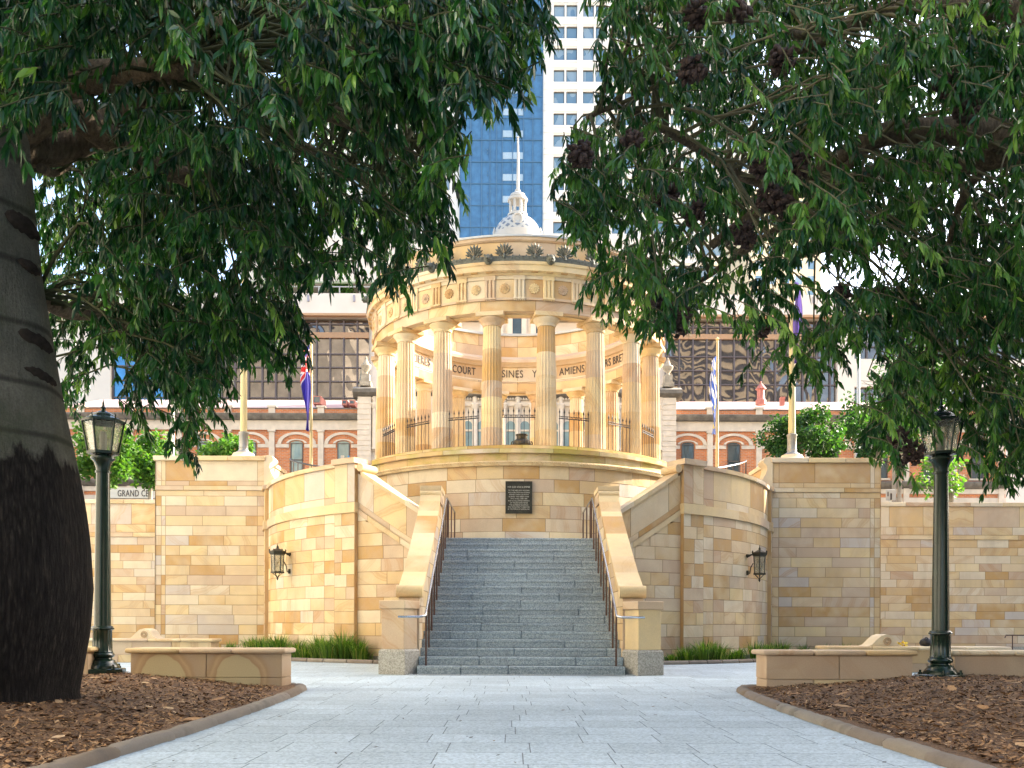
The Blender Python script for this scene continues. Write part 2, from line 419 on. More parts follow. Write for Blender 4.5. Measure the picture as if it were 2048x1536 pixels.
mb.ring([(4.28,9.86),(4.40,9.86),(4.42,9.90),(4.52,9.93),(4.535,9.93),(4.535,10.07),(4.56,10.08),(4.58,10.13),(4.58,10.15),(4.15,10.15),(4.15,9.86)], -180, 180, 144, (0,CY),
        tones=[[.3,.8,.62,.88,.55,.45][(i//9) % 6] for i in range(144)])
for k in range(72):
    a = R(5*k); mb.obox((4.465*math.sin(a), CY-4.465*math.cos(a), 9.918), (.085*math.cos(a), .085*math.sin(a), 0), (.05*math.sin(a), -.05*math.cos(a), 0), (0,0,.014), tone=.93)
mb.build('cornice', M['stone_mid'], rot)
# bronze cresting
mb = MB(); mb.ring([(4.50,10.15),(4.54,10.15),(4.555,10.22),(4.54,10.30),(4.50,10.30)], -180, 180, 180, (0,CY), tone=.4)
for k in range(-100, 101):
    a = R(k*1.1); zz = 10.235+.012*(k % 2); rr_ = .03
    mb.tube([((4.548)*math.sin(a+q*.0075), CY-4.548*math.cos(a+q*.0075), zz+p*rr_) for q, p in ((-.9,-.3),(-.5,.8),(.4,1.),(.9,.1),(.3,-.7),(-.2,-.1))], .011, 4, tone=.6)
    if k % 2 == 0: mb.lathe([(.03,0),(.02,.03),(.0,.045)], 6, (4.52*math.sin(a), CY-4.52*math.cos(a), 10.295), tone=.4)
mb.build('bronze_cresting', M['verd'], rot)
def antefix_mb():
    mb = MB(); n = 9
    for j in range(n):
        a = R(-78+156*j/(n-1)); L = .22+.10*math.cos(a); 
        d = Vector((math.sin(a), 0, math.cos(a))); t = Vector((math.cos(a), 0, -math.sin(a))); b = Vector((0,0,.10))
        p = [b+d*.03, b+d*L*.72+t*.032, b+d*L, b+d*L*.72-t*.032]; m_ = b+d*L*.7+Vector((0,-.028,0))
        for i in range(4): mb.poly([p[i], p[(i+1) % 4], m_])
        mb.poly([q+Vector((0,.03,0)) for q in p][::-1])
        for i in range(4): mb.quad(p[i], p[(i+1) % 4], p[(i+1) % 4]+Vector((0,.03,0)), p[i]+Vector((0,.03,0)))
    for s in (-1, 1): mb.tube([(s*(.05+.05*q), -.01, .10-.04*math.sin(q*3)) for q in (0,.5,1,1.5,2.)], .018, 6)
    mb.lathe([(.045,0),(.05,.06),(.02,.13)], 8, (0,0,.0))
    return mb
af = antefix_mb()
def lion_mb():
    mb = MB()
    def ell(c, r, n=10, m=7):
        b = len(mb.v)
        for i in range(m+1):
            ph = PI*i/m
            for j in range(n):
                th = 2*PI*j/n; wv = 1+.07*math.sin(5*th)*math.sin(ph)
                mb.v.append((c[0]+r[0]*wv*math.sin(ph)*math.cos(th), c[1]+r[1]*math.cos(ph), c[2]+r[2]*wv*math.sin(ph)*math.sin(th)))
        for i in range(m):
            for j in range(n): mb.face((b+i*n+j, b+i*n+(j+1) % n, b+(i+1)*n+(j+1) % n, b+(i+1)*n+j))
    ell((0,.02,0),(.125,.09,.135)); ell((0,-.07,.01),(.085,.09,.095)); ell((0,-.145,-.02),(.045,.06,.04)); ell((0,-.12,-.075),(.038,.045,.022))
    for s in (-1,1): ell((s*.085,-.03,.095),(.03,.025,.035)); ell((s*.035,-.14,.03),(.016,.02,.014))
    return mb
lm = lion_mb(); am = lmsh = None
for k in range(-9, 9):
    a = R(10*k+5)
    if am is None: am = o = af.build('antefix', M['verd'], rot, origin='local', smooth=0)
    else: o = dup(am, rot)
    o.location = (4.53*math.sin(a), -4.53*math.cos(a), 10.24); o.rotation_euler = (0,0,a)
for k in range(-4, 4):
    a = R(20*k+10)
    if lmsh is None: lmsh = o = lm.build('lion_head', M['verd'], rot, origin='local', smooth=60)
    else: o = dup(lmsh, rot)
    o.location = (4.60*math.sin(a), -4.60*math.cos(a), 10.20); o.rotation_euler = (0,0,a)
# attic with lead coping
mb = MB(); blocks(mb, cyl(4.30), -PI, PI, [10.15, 10.30], 1.5, 2.2, useg=R(2.5), su=4.3); blocks(mb, cyl(4.27), -PI, PI, [10.30, 10.76], 1.1, 1.7, useg=R(2.5), su=4.3)
mb.ring([(4.3,10.3),(4.26,10.3)], -180, 180, 144, (0,CY), closed=False, tone=.6)
mb.ring([(4.2,10.76),(4.29,10.76),(4.33,10.80),(4.33,10.88),(4.2,10.88)], -180, 180, 144, (0,CY), tone=.72)
blocks(mb, cyl(3.88), -PI, PI, [10.14, 10.5, 10.88], .8, 1.4, useg=R(2.5), su=3.9, flip=True)
mb.build('attic', M['stone_mid'], rot)
mb = MB(); mb.ring([(3.80,10.88),(4.36,10.88),(4.36,10.93),(4.2,10.96),(3.80,10.96)], -180, 180, 144, (0,CY), tone=.5)
mb.build('lead_coping', M['lead'], rot)
# interior frieze with the names of battles
mb = MB(); blocks(mb, cyl(3.83), -PI, PI, [9.23, 9.30], 1.5, 2.5, useg=R(2.5), su=3.8, flip=True)
blocks(mb, cyl(3.86), -PI, PI, [9.30, 9.80], .9, 1.5, useg=R(2.5), su=3.8, flip=True)
mb.ring([(3.9,9.78),(3.80,9.80),(3.76,9.86),(3.66,9.92),(3.66,10.02),(3.72,10.06),(3.80,10.14),(3.9,10.14)], -180, 180, 144, (0,CY), tone=.72)
mb.ring([(3.86,9.28),(3.815,9.29),(3.815,9.33),(3.86,9.34)], -180, 180, 144, (0,CY), tone=.3)
mb.build('inner_frieze', M['stone_pale'], rot)
mb = MB(); rl = 3.855
def word(s, a0):
    vs, fs = text_geo(s, .36, .010); wd = max(v[0] for v in vs)-min(v[0] for v in vs); k = .158*len(s)/wd
    mb.add(vs, fs, lambda p: ((rl-.006-p[2])*math.sin(a0-p[0]*k/rl), CY-(rl-.006-p[2])*math.cos(a0-p[0]*k/rl), 9.56+p[1]))
for s, deg in (('POZIERES', 238.4), ('BULLECOURT', 213.9), ('MESSINES', 186.6), ('YPRES', 166.5), ('AMIENS', 151.), ('VILLERS BRETONNEUX', 120.)):
    mb = MB(); word(s, R(deg)); mb.build('battle_name_lettering', M['letter'], rot, smooth=30)
# railings between the columns
def railing_mb():
    mb = MB(); w = .43
    mb.tube([(-w,0,.06),(w,0,.06)], .014, 6); mb.tube([(-w,0,.80),(w,0,.80)], .012, 6); mb.tube([(-w,0,.86),(w,0,.86)], .009, 6)
    for j in range(7):
        x = -w+.02+j*(2*w-.04)/6; mb.tube([(x,0,.0),(x,0,.92)], .0085, 6)
        mb.lathe([(.009,0),(.022,.05),(.012,.09),(.0,.16)], 6, (x,0,.92))
        if j < 6:
            xm = x+(2*w-.04)/12; mb.tube([(xm+.035*math.cos(q), 0, .83+.02*math.sin(q)) for q in (0,1,2,3,4,5,6.28)], .006, 4)
    return mb
rmb = railing_mb(); first = None
for k in (-4,-3,-2,-1,0,1,2,3,4):
    a = R(20*k)
    if first is None: first = o = rmb.build('railing_panel', M['iron'], rot, origin='local')
    else: o = dup(first, rot)
    o.location = (4.22*math.sin(a), -4.22*math.cos(a), PZ+.02); o.rotation_euler = (0,0,a)
# plaque
mb = MB(); yf = CY-4.95*math.cos(0)-.0
px0, px1 = -.335, .335; pz0, pz1 = Zh(1027, 22.93), Zh(963, 22.93); yp = CY-4.985
mb.box(px0, px1, yp-.02, yp+.10, pz0, pz1, tone=.4)
for (a, b, c, d) in ((px0,px1,pz0,pz0+.022),(px0,px1,pz1-.022,pz1),(px0,px0+.022,pz0+.023,pz1-.023),(px1-.022,px1,pz0+.023,pz1-.023)): mb.box(a,b,yp-.034,yp-.0205,c,d, tone=.6)
plq = mb.build('bronze_plaque', M['bronze'], rot)
tag(plq, 'dark bronze plaque with rows of raised pale text')
mb = MB()
lines = ['FOR GOD KING & EMPIRE', 'TO THE MEN AND WOMEN', 'WHO IN DEDICATION AND SACRIFICE', 'SERVED THEIR COUNTRY', 'DURING THE GREAT WAR', '1914-1918 & 1939-1945', 'AND IN HALLOWED MEMORY', 'OF THOSE WHO MADE', 'THE SUPREME SACRIFICE', 'THIS MONUMENT IS ERECTED', 'BY THE PEOPLE OF QUEENSLAND']
zz = pz1-.145
for i, s in enumerate(lines):
    vs, fs = text_geo(s, .058 if i == 0 else .040, .003); wmax = max(v[0] for v in vs)*2
    k = min(1.0, (.56 if i == 0 else .54)/wmax); hk = 1.0
    mb.add(vs, fs, lambda p: (p[0]*k, yp-.023-p[2], zz+p[1]*hk)); zz -= .085 if i == 0 else .052
mb.build('plaque_lettering', M['letter_pale'], plq, origin=(0, CY, 0))
# bosses at the plaque's corners
mb = MB()
for x in (px0+.06, px1-.06):
    for z in (pz0+.06, pz1-.06):
        for q in range(6): mb.obox((x+.02*math.cos(q*PI/3), yp-.026, z+.02*math.sin(q*PI/3)), (.009,0,0), (0,.006,0), (0,0,.009), tone=.8)
mb.build('corner_rosettes', M['bronze'], plq, origin=(0, CY, 0))
# flame cauldron
fl = thing('flame_cauldron', 'dark bronze cauldron on the rotunda floor seen behind the central railing', 'cauldron', (.12, CY, PZ))
mb = MB(); mb.lathe([(.30,0),(.33,.06),(.26,.10),(.20,.2),(.22,.75)], 20, (.12,CY,PZ), tone=.5); mb.build('pedestal', M['bronze'], fl)
mb = MB(); mb.lathe([(.10,.72),(.19,.76),(.26,.84),(.29,.95),(.26,1.04),(.20,1.09),(.165,1.10),(.165,1.20),(.19,1.215),(.19,1.25),(.12,1.25)], 28, (.12,CY,PZ), tone=.6)
for s in (-1,1): mb.tube([(.12+s*(.27+.05*math.sin(q)), CY-.1, PZ+.95+.07*math.cos(q)) for q in (0,.8,1.6,2.4,3.14)], .022, 6)
for q in range(8): mb.lathe([(.05,0),(.03,.02)], 8, (.12+.28*math.cos(q*PI/4), CY+.28*math.sin(q*PI/4), PZ+.94))
mb.build('bowl', M['bronze'], fl)

# ================================================================= central staircase
YB = 15.83; G = .28; RI = .15; NS = 19
st = thing('granite_staircase', 'wide flight of nineteen blue-grey granite steps rising to the drum', 'staircase', (0, YB, 0))
for i in range(NS):
    y0 = YB+i*G; mb = MB(); z0, z1 = i*RI, (i+1)*RI; x0, x1 = -1.80, 1.80
    js = sorted([rnd.uniform(-.25,.25)+(-.9 if i % 2 else .02), rnd.uniform(-.25,.25)+(.95 if i % 2 else 1.5 if i % 4 else -1.2)])
    xs = [x0]+js+[x1]; d = G+.03 if i < NS-1 else 2.35
    for a, b in zip(xs[:-1], xs[1:]):
        t = rnd.random(); a2, b2 = a+(.012 if a > x0 else 0), b-(.012 if b < x1 else 0)
        mb.box(a2, b2, y0, y0+d, z0+.004, z1-.05, tone=t); mb.box(a2, b2, y0-.008, y0+d, z1-.0495, z1, tone=min(1, t+.25))
    mb.box(x0+.01, x1-.01, y0+.03, y0+d-.01, z0+.005, z1-.015, tone=0.)
    mb.build('step', M['granite'], st, bev=.006)
# circular side flights behind the parapets
for s in (-1, 1):
    mb = MB()
    for i in range(14):
        t0, t1 = 20+i*4.3, 20+(i+1)*4.3
        mb.ring([(4.98,2.6),(6.98,2.6),(6.98,LZ+(i+1)*.15),(4.98,LZ+(i+1)*.15)], min(s*t0,s*t1), max(s*t0,s*t1), 2, (0,CY), tone=rnd.random())
    mb.ring([(4.98,2.6),(6.98,2.6),(6.98,LZ-.01),(4.98,LZ-.01)], min(0,s*20), max(0,s*20), 6, (0,CY), tone=.5)
    mb.build('side_flight', M['granite'], st)
# drain in front of the stairs
gr = thing('drain_grate', 'narrow slotted drain strip along the foot of the stairs', 'drain', (0, YB-.15, .008))
mb = MB(); mb.box(-1.95, 1.95, YB-.20, YB-.185, .005, .014, tone=.5); mb.box(-1.95, 1.95, YB-.06, YB-.045, .005, .014, tone=.5)
for i in range(82): 
    x = -1.93+i*.0472; mb.box(x, x+.026, YB-.1845, YB-.0605, .0055, .0135, tone=.5)
mb.build('grating', plain('grate_metal', (.42,.44,.45), .5, .3, .1), gr)
mb = MB(); mb.quad((-1.95,YB-.2,.0045),(1.95,YB-.2,.0045),(1.95,YB-.045,.0045),(-1.95,YB-.045,.0045)); mb.build('channel', M['iron'], gr)
# ================================================================= balustrades, piers, handrails
def bal(s):
    side = 'left' if s < 0 else 'right'
    t = thing('stair_balustrade', f'sloping sandstone balustrade with scrolled coping and pier on the {side} of the stairs', 'balustrade', (s*2.0, 16.2, 0))
    x0, x1 = sorted((s*1.80, s*2.17))
    path = [(16.30,1.40),(16.38,1.52),(16.6,1.60),(17.2,1.86),(18.2,2.39),(19.2,2.94),(19.9,3.34),(20.25,3.60),(20.42,3.80),(20.5,3.86)]
    # wall body split in courses by its own slope
    mb = MB()
    import bisect
    def top(y):
        for (a, b) in zip(path[:-1], path[1:]):
            if a[0] <= y <= b[0]: return a[1]+(b[1]-a[1])*(y-a[0])/(b[0]-a[0])
        return path[0][1] if y < path[0][0] else 3.8
    for (xx, fl) in ((x0, True), (x1, False)):
        blocks(mb, lambda u, z: (xx, u, z), 16.2, 21.3, rows(0, 3.9, .30), .6, 1.1, ztop=lambda u: top(u)-.07, useg=.12, flip=fl)
    yy = [16.2+i*.1 for i in range(52)]
    for a, b in zip(yy[:-1], yy[1:]): mb.quad((x0,a,top(a)-.07),(x1,a,top(a)-.07),(x1,b,top(b)-.07),(x0,b,top(b)-.07), tone=.5)
    mb.quad((x0,16.2,0),(x1,16.2,0),(x1,16.2,1.33),(x0,16.2,1.33), tone=.5); mb.quad((x1,21.3,0),(x0,21.3,0),(x0,21.3,3.75),(x1,21.3,3.75), tone=.5)
    mb.build('balustrade_wall', M['stone'], t)
    mb = MB(); ca, cb = x0-.035, x1+.035
    cuts = [0,3,4,5,6,9]
    tones = [.62,.3,.45,.62,.2]
    pts = path[1:]
    for i in range(len(pts)-1):
        (ya, za), (yb, zb) = pts[i], pts[i+1]; tn = tones[min(i//2, 4)]
        dy, dz = yb-ya, zb-za
        n = 3
        for q in range(n):
            a0, a1 = q/n, (q+1)/n; tq = tones[(i+q//2) % 5] if dy > .6 else tn
            P = [(ya+dy*a0, za+dz*a0), (ya+dy*a1, za+dz*a1)]
            b = len(mb.v)
            for (y, z) in P:
                mb.v.extend([(ca, y, z-.09), (cb, y, z-.09), (cb, y-.01, z), (ca, y-.01, z)])
            for qd in ((3,2,6,7),(0,4,5,1),(0,3,7,4),(1,5,6,2)): mb.face([b+k for k in qd], tone=tq)
    mb.box(ca-.02, cb+.02, 20.42, 21.4, 3.87, 3.97, tone=.87); mb.box(ca, cb, 20.5, 21.35, 3.60, 3.865, tone=.6)
    rl = 'x'
    def roll(c, r):
        b = len(mb.v); n = 16
        for xx in (ca-.015, cb+.015):
            for j in range(n): mb.v.append((xx, c[0]+r*math.cos(2*PI*j/n), c[1]+r*math.sin(2*PI*j/n)))
        for j in range(n): mb.face((b+j, b+(j+1) % n, b+n+(j+1) % n, b+n+j), tone=.7)
        mb.face([b+j for j in range(n)], tone=.7); mb.face([b+n+j for j in range(n)], tone=.7)
    roll((16.33,1.46), .115); roll((20.44,3.79), .075)
    mb.build('scrolled_coping', M['stone_mid'], t)
    # pier at the foot, turned towards the outside
    phi = R(23.6); c = (s*2.135, 16.05); rot_ = -s*-phi if False else (phi if s > 0 else -phi)
    def sq(h, z0, z1, mat, tone, name, bev=.01, top=None):
        mb = MB(); b = len(mb.v); h2 = top if top else h
        for (hh, z) in ((h, z0), (h2, z1)):
            for (i, j) in ((-1,-1),(1,-1),(1,1),(-1,1)):
                x, y = i*hh, j*hh; mb.v.append((c[0]+x*math.cos(rot_)-y*math.sin(rot_), c[1]+x*math.sin(rot_)+y*math.cos(rot_), z))
        for q in ((0,3,2,1),(4,5,6,7),(0,1,5,4),(1,2,6,5),(2,3,7,6),(3,0,4,7)): mb.face([b+k for k in q], tone=tone)
        return mb
    m1 = sq(.262, 0, .40, None, .5, ''); m2 = sq(.262, .40, .44, None, .5, '', top=.235)
    b = len(m1.v); m1.v += m2.v
    for f in m2.f: m1.face([b+i for i in f], tone=.5)
    m1.build('granite_plinth', M['granite_base'], t, smooth=20)
    sq(.228, .44, 1.14, None, .53 if s < 0 else .62, '').build('pier_shaft', M['stone_mid'], t, smooth=20, bev=.008)
    sq(.262, 1.14, 1.285, None, .53, '').build('pier_cap', M['stone_mid'], t, smooth=20, bev=.012)
    # handrail
    h = thing('handrail', f'steel handrail on brown posts beside the {side} balustrade of the stairs', 'handrail', (s*1.66, 16.5, 0), group='handrails on the central stairs')
    xr = s*1.66
    mb = MB()
    mb.tube([(s*2.12,15.72,1.0),(s*1.75,15.72,1.0),(xr,15.80,1.02),(xr,15.95,1.08),(xr,18.5,2.46),(xr,20.86,3.74),(xr,20.98,3.78),(xr,21.1,3.77),(s*1.56,22.3,3.60)], .021, 10)
    mb.build('top_rail', M['steel'], h)
    for i in range(0, 19, 2):
        y = YB+i*G+.14; z0 = (i+1)*RI; zt = 1.08+(y-15.95)*.541-.02
        mb = MB(); mb.tube([(xr,y,z0),(xr,y,zt)], .017, 8); mb.build('post', M['rail_brown'], h)
    for (y, xx, zt) in ((21.25, s*1.648, 3.73), (21.75, s*1.607, 3.66), (22.25, s*1.564, 3.59)):
        mb = MB(); mb.tube([(xx,y,LZ),(xx,y,zt)], .017, 8); mb.build('post', M['rail_brown'], h)
for s in (-1, 1): bal(s)
M["kerb"] = sandstone("kerb_stone", sat=.65, val=.40, weather=.9)
# ================================================================= curved wing walls
RW = 7.36
def wing(s):
    side = 'left' if s < 0 else 'right'
    lab = 'curved sandstone wing wall with lantern, left of the stairs, warm and bright' if s < 0 else 'curved sandstone wing wall with lantern, right of the stairs, grey and shaded'
    t = thing('wing_wall', lab, 'wall', (s*5.6, 23.0, 0))
    def surf(r): return lambda th, z: (s*r*math.sin(th), CY-r*math.cos(th), z)
    t0, t1 = R(16.8), R(76)
    def slope(th, off=0): return 3.33+(math.degrees(th)-16.8)/(31.2-16.8)*1.15+off
    fl = s < 0
    zs = rows(.0, 4.8, .30)
    mb = MB()
    # sloped part: courses below, two bands following the slope above
    blocks(mb, surf(RW), R(16.8), R(31.2), zs, .5, 1.1, ztop=lambda u: slope(u, -1.0), useg=R(2), su=RW, flip=fl, splits=[R(19.6), R(21.2)])
    def sl(r, z0, z1): 
        return lambda u, q: surf(r)(u, slope(u, z0)+(z1-z0)*q)
    for (z0, z1, r, l0, l1) in ((-1.0, -.86, RW+.025, .8, 1.3), (-.86, -.72, RW+.0, .8, 1.3), (-.72, -.04, RW, .7, 1.2)):
        blocks(mb, sl(r, z0, z1), R(16.8), R(31.2), [0, 1], l0, l1, useg=R(2), su=RW, flip=fl)
    # level bay
    blocks(mb, surf(RW), R(36.2), R(70.5), zs[:-5]+[3.52], .5, 1.1, useg=R(2.5), su=RW, flip=fl, splits=[R(40), R(67)])
    blocks(mb, surf(RW), R(36.2), R(70.5), [3.74, 3.92, 4.62], .9, 1.5, useg=R(2.5), su=RW, flip=fl, splits=[R(40), R(67)])
    # back face
    blocks(mb, surf(7.0), R(16.8), t1, rows(2.6, 4.8, .4), .7, 1.2, ztop=lambda u: min(4.62, slope(u, -.03)), useg=R(3), su=7, flip=not fl)
    P = [surf(7.0)(t0, 0), surf(RW)(t0, 0), surf(RW)(t0, 3.3), surf(7.0)(t0, 3.3)]; mb.quad(*P, tone=.5)
    mb.build('wall_face', M['stone'], t)
    mb = MB()
    def pil(a0, a1, r, ztop, ll):
        blocks(mb, surf(r), R(a0), R(a1), rows(0, 3.5, .30)+[3.75, ztop], ll, ll*1.3, useg=R(2), su=r, flip=fl)
        for aa, f2 in ((a0, fl), (a1, not fl)):
            q = [surf(6.98)(R(aa), 0), surf(r)(R(aa), 0), surf(r)(R(aa), ztop), surf(6.98)(R(aa), ztop)]; mb.quad(*q, tone=.93)
    pil(31.2, 36.2, RW+.11, 4.66, .5); pil(70.5, 76, RW+.10, 4.62, .5)
    mb.build('pilaster', M['stone'], t)
    mb = MB()
    def strip(r0, r1, a0, a1, zb, zt, n, tn):
        b = len(mb.v)
        for i in range(n+1):
            u = R(a0+(a1-a0)*i/n)
            for (r, z) in ((r0, zb(u)), (r1, zb(u)), (r1, zt(u)), (r0, zt(u))): mb.v.append(surf(r)(u, z))
        for i in range(n):
            for j in range(4):
                j2 = (j+1) % 4; mb.face((b+i*4+j, b+(i+1)*4+j, b+(i+1)*4+j2, b+i*4+j2), tone=tn[i*len(tn)//n])
        mb.face((b, b+1, b+2, b+3), tone=tn[0]); mb.face((b+n*4, b+n*4+1, b+n*4+2, b+n*4+3), tone=tn[-1])
    strip(6.93, RW+.06, 16.9, 30.2, lambda u: slope(u, -.038), lambda u: slope(u, .07), 14, [.3,.62,.8,.45])
    strip(6.9, RW+.19, 30.9, 36.5, lambda u: 4.661, lambda u: 4.79, 5, [.53])
    strip(6.93, RW+.06, 36.51, 70.3, lambda u: 4.621, lambda u: 4.72, 20, [.53,.8,.62,.3,.53])
    strip(6.9, RW+.17, 70.31, 76.2, lambda u: 4.623, lambda u: 4.73, 4, [.55])
    strip(7.2, RW+.05, 36.2, 70.5, lambda u: 3.521, lambda u: 3.739, 20, [.62,.8,.55])
    strip(7.2, RW+.15, 31.0, 36.4, lambda u: 3.5, lambda u: 3.74, 4, [.62]); strip(7.2, RW+.14, 70.3, 76.2, lambda u: 3.5, lambda u: 3.74, 4, [.8])
    mb.build('coping', M['stone_mid'], t)
    mb = MB()          # little scroll where the sloped coping meets the pilaster
    a = R(30.1); n = 14; b = len(mb.v)
    for r in (6.9, RW+.1):
        for j in range(n):
            q = 2*PI*j/n; mb.v.append(surf(r)(a+.095*math.cos(q)/RW, 4.55+.095*math.sin(q)))
    for j in range(n): mb.face((b+j, b+(j+1) % n, b+n+(j+1) % n, b+n+j), tone=.8)
    mb.face([b+j for j in range(n)], tone=.8); mb.face([b+n+j for j in range(n)], tone=.8)
    mb.build('coping_scroll', M['stone_mid'], t)
    mb = MB(); strip2 = []
    b = len(mb.v)
    blocks(mb, surf(RW+.09), R(16.8), R(76), [0, .13], .7, 1.2, useg=R(2.5), su=RW, flip=fl)
    mb.ring([(RW-.1,.131),(RW+.09,.13)], *(sorted((s*16.8, s*76))), 24, (0,CY), closed=False, tone=.6)
    mb.build('granite_base', M['granite_base'], t)
    # wall lantern
    th = R(52.6); base = surf(RW)(th, 2.62); nx, ny = s*math.sin(th), -math.cos(th)
    l = thing('wall_lantern', f'dark hexagonal iron lantern with glass on the {"bright left" if s<0 else "shaded right"} wing wall', 'lantern', base, group='lanterns on the wing walls')
    cxl, cyl_ = base[0]+nx*.34, base[1]+ny*.34; z0 = 2.18; z1 = 2.66
    mb = MB()
    for k in range(6):
        a0, a1 = k*PI/3+.3, (k+1)*PI/3+.3; rb, rt = .14, .16
        mb.tube([(cxl+rb*math.cos(a0), cyl_+rb*math.sin(a0), z0), (cxl+rt*math.cos(a0), cyl_+rt*math.sin(a0), z1)], .011, 5)
        mb.tube([(cxl+rb*math.cos(a0), cyl_+rb*math.sin(a0), z0), (cxl, cyl_, z0-.13)], .009, 5)
        mb.lathe([(.016,0),(.02,.03),(.0,.06)], 6, (cxl+.20*math.cos(a0), cyl_+.20*math.sin(a0), z1+.06))
        # crossed glazing wires
        mb.tube([(cxl+rb*math.cos(a0)*.98, cyl_+rb*math.sin(a0)*.98, z0+.1), (cxl+(rt-.02)*math.cos((a0+a1)/2), cyl_+(rt-.02)*math.sin((a0+a1)/2), z0+.24), (cxl+rt*math.cos(a1)*.98, cyl_+rt*math.sin(a1)*.98, z0+.4)], .004, 4)
    mb.lathe([(.17,z0-.02),(.17,z0+.02),(.14,z0+.02)], 6, (cxl,cyl_,0), rot=.3)
    mb.lathe([(.18,z1-.03),(.215,z1+.02),(.215,z1+.06),(.15,z1+.075),(.07,z1+.12),(.03,z1+.13),(.03,z1+.17),(.012,z1+.2),(.0,z1+.27)], 6, (cxl,cyl_,0), rot=.3)
    mb.lathe([(.0,z0-.21),(.03,z0-.16),(.02,z0-.12)], 8, (cxl,cyl_,0))
    mb.build('lantern_frame', M['bronze'], l)
    mb = MB(); mb.lathe([(.140,z0),(.158,z1)], 6, (cxl,cyl_,0), cap=False, rot=.3); mb.build('glass', M['frost'], l)
    mb = MB()
    mb.tube([base, (base[0]+nx*.12, base[1]+ny*.12, 2.68), (base[0]+nx*.26, base[1]+ny*.26, 2.66)], .022, 6)
    mb.tube([(base[0], base[1], 2.22), (base[0]+nx*.08, base[1]+ny*.08, 2.20), (base[0]+nx*.10, base[1]+ny*.10, 2.34), (base[0]+nx*.17, base[1]+ny*.17, 2.46)], .014, 6)
    mb.lathe([(.06,-.03),(.07,0),(.06,.03)], 10, (base[0]+nx*.03, base[1]+ny*.03, 2.66)); mb.lathe([(.03,-.06),(.04,0),(.03,.06)], 8, (base[0]+nx*.02, base[1]+ny*.02, 2.22))
    mb.build('bracket', M['bronze'], l)
for s in (-1, 1): wing(s)
# ================================================================= square pier blocks and far walls
def pier(s):
    xa, xb = (X(310, 26.), X(528, 26.)) if s < 0 else (X(1543, 26.), X(1760, 26.))
    zt = 5.63
    lab = 'tall square sandstone pier block left of the wing wall, carrying a flagpole' if s < 0 else 'tall square shaded sandstone pier block right of the wing wall, carrying a flagpole'
    t = thing('pier_block', lab, 'wall', ((xa+xb)/2, 27.2, 0)); fn = lambda u, z: (u, 26., z)
    ins = ([xa+.17, xa+.29, xb-.2] if s < 0 else [xa+.2, xb-.29, xb-.17])
    mb = MB(); blocks(mb, fn, xa, xb, rows(0, 4.5, .287), .75, 1.25, splits=ins)
    blocks(mb, fn, xa, xb, [4.5, 4.66], 1., 1.6); blocks(mb, lambda u, z: (u, 25.97, z), xa, xb, [4.66, 4.79], 1., 1.6); blocks(mb, fn, xa, xb, [4.79, 4.93, 5.5], 1.0, 1.7, splits=ins)
    mb.quad((xa,25.97,4.79),(xb,25.97,4.79),(xb,26.02,4.79),(xa,26.02,4.79), tone=.5); mb.quad((xa,25.97,4.66),(xb,25.97,4.66),(xb,26.02,4.66),(xa,26.02,4.66), tone=.5)
    for xx, f in ((xa, True), (xb, False)): blocks(mb, lambda u, z: (xx, u, z), 25.97, 28.4, rows(0, 5.5, .3), .6, 1.1, flip=f)
    mb.quad((xa,28.4,0),(xb,28.4,0),(xb,28.4,5.5),(xa,28.4,5.5), tone=.4)
    mb.build('wall_face', M['stone'], t)
    mb = MB(); ca, cb = xa-.04, xb+.04; n = 3
    for i in range(n): mb.box(ca+(cb-ca)*i/n, ca+(cb-ca)*(i+1)/n-.006, 25.90, 28.45, 5.5, zt, tone=[.3,.62,.8][i])
    mb.build('coping', M['stone_mid'], t, bev=.012)
    # S-shaped console stepping down to the wing wall
    xe = xb if s < 0 else xa; d = 1 if s < 0 else -1
    prof = [(0,5.64),(.10,5.66),(.22,5.64),(.27,5.56),(.24,5.48),(.17,5.42),(.16,5.30),(.21,5.15),(.30,5.0),(.40,4.88),(.46,4.78),(.46,4.70),(0,4.70)]
    mb = MB(); mb.extr([(xe+d*(p-.005), z) for p, z in prof], 'y', 25.95, 26.55, tone=.62); mb.build('scroll_console', M['stone_pale'], t, smooth=50)
    mb = MB(); blocks(mb, lambda u, z: (u, 25.93, z), xa, xb, [0, .13], .8, 1.3); mb.quad((xa,25.93,.13),(xb,25.93,.13),(xb,26.01,.13),(xa,26.01,.13)); mb.build('granite_base', M['granite_base'], t)
for s in (-1, 1): pier(s)
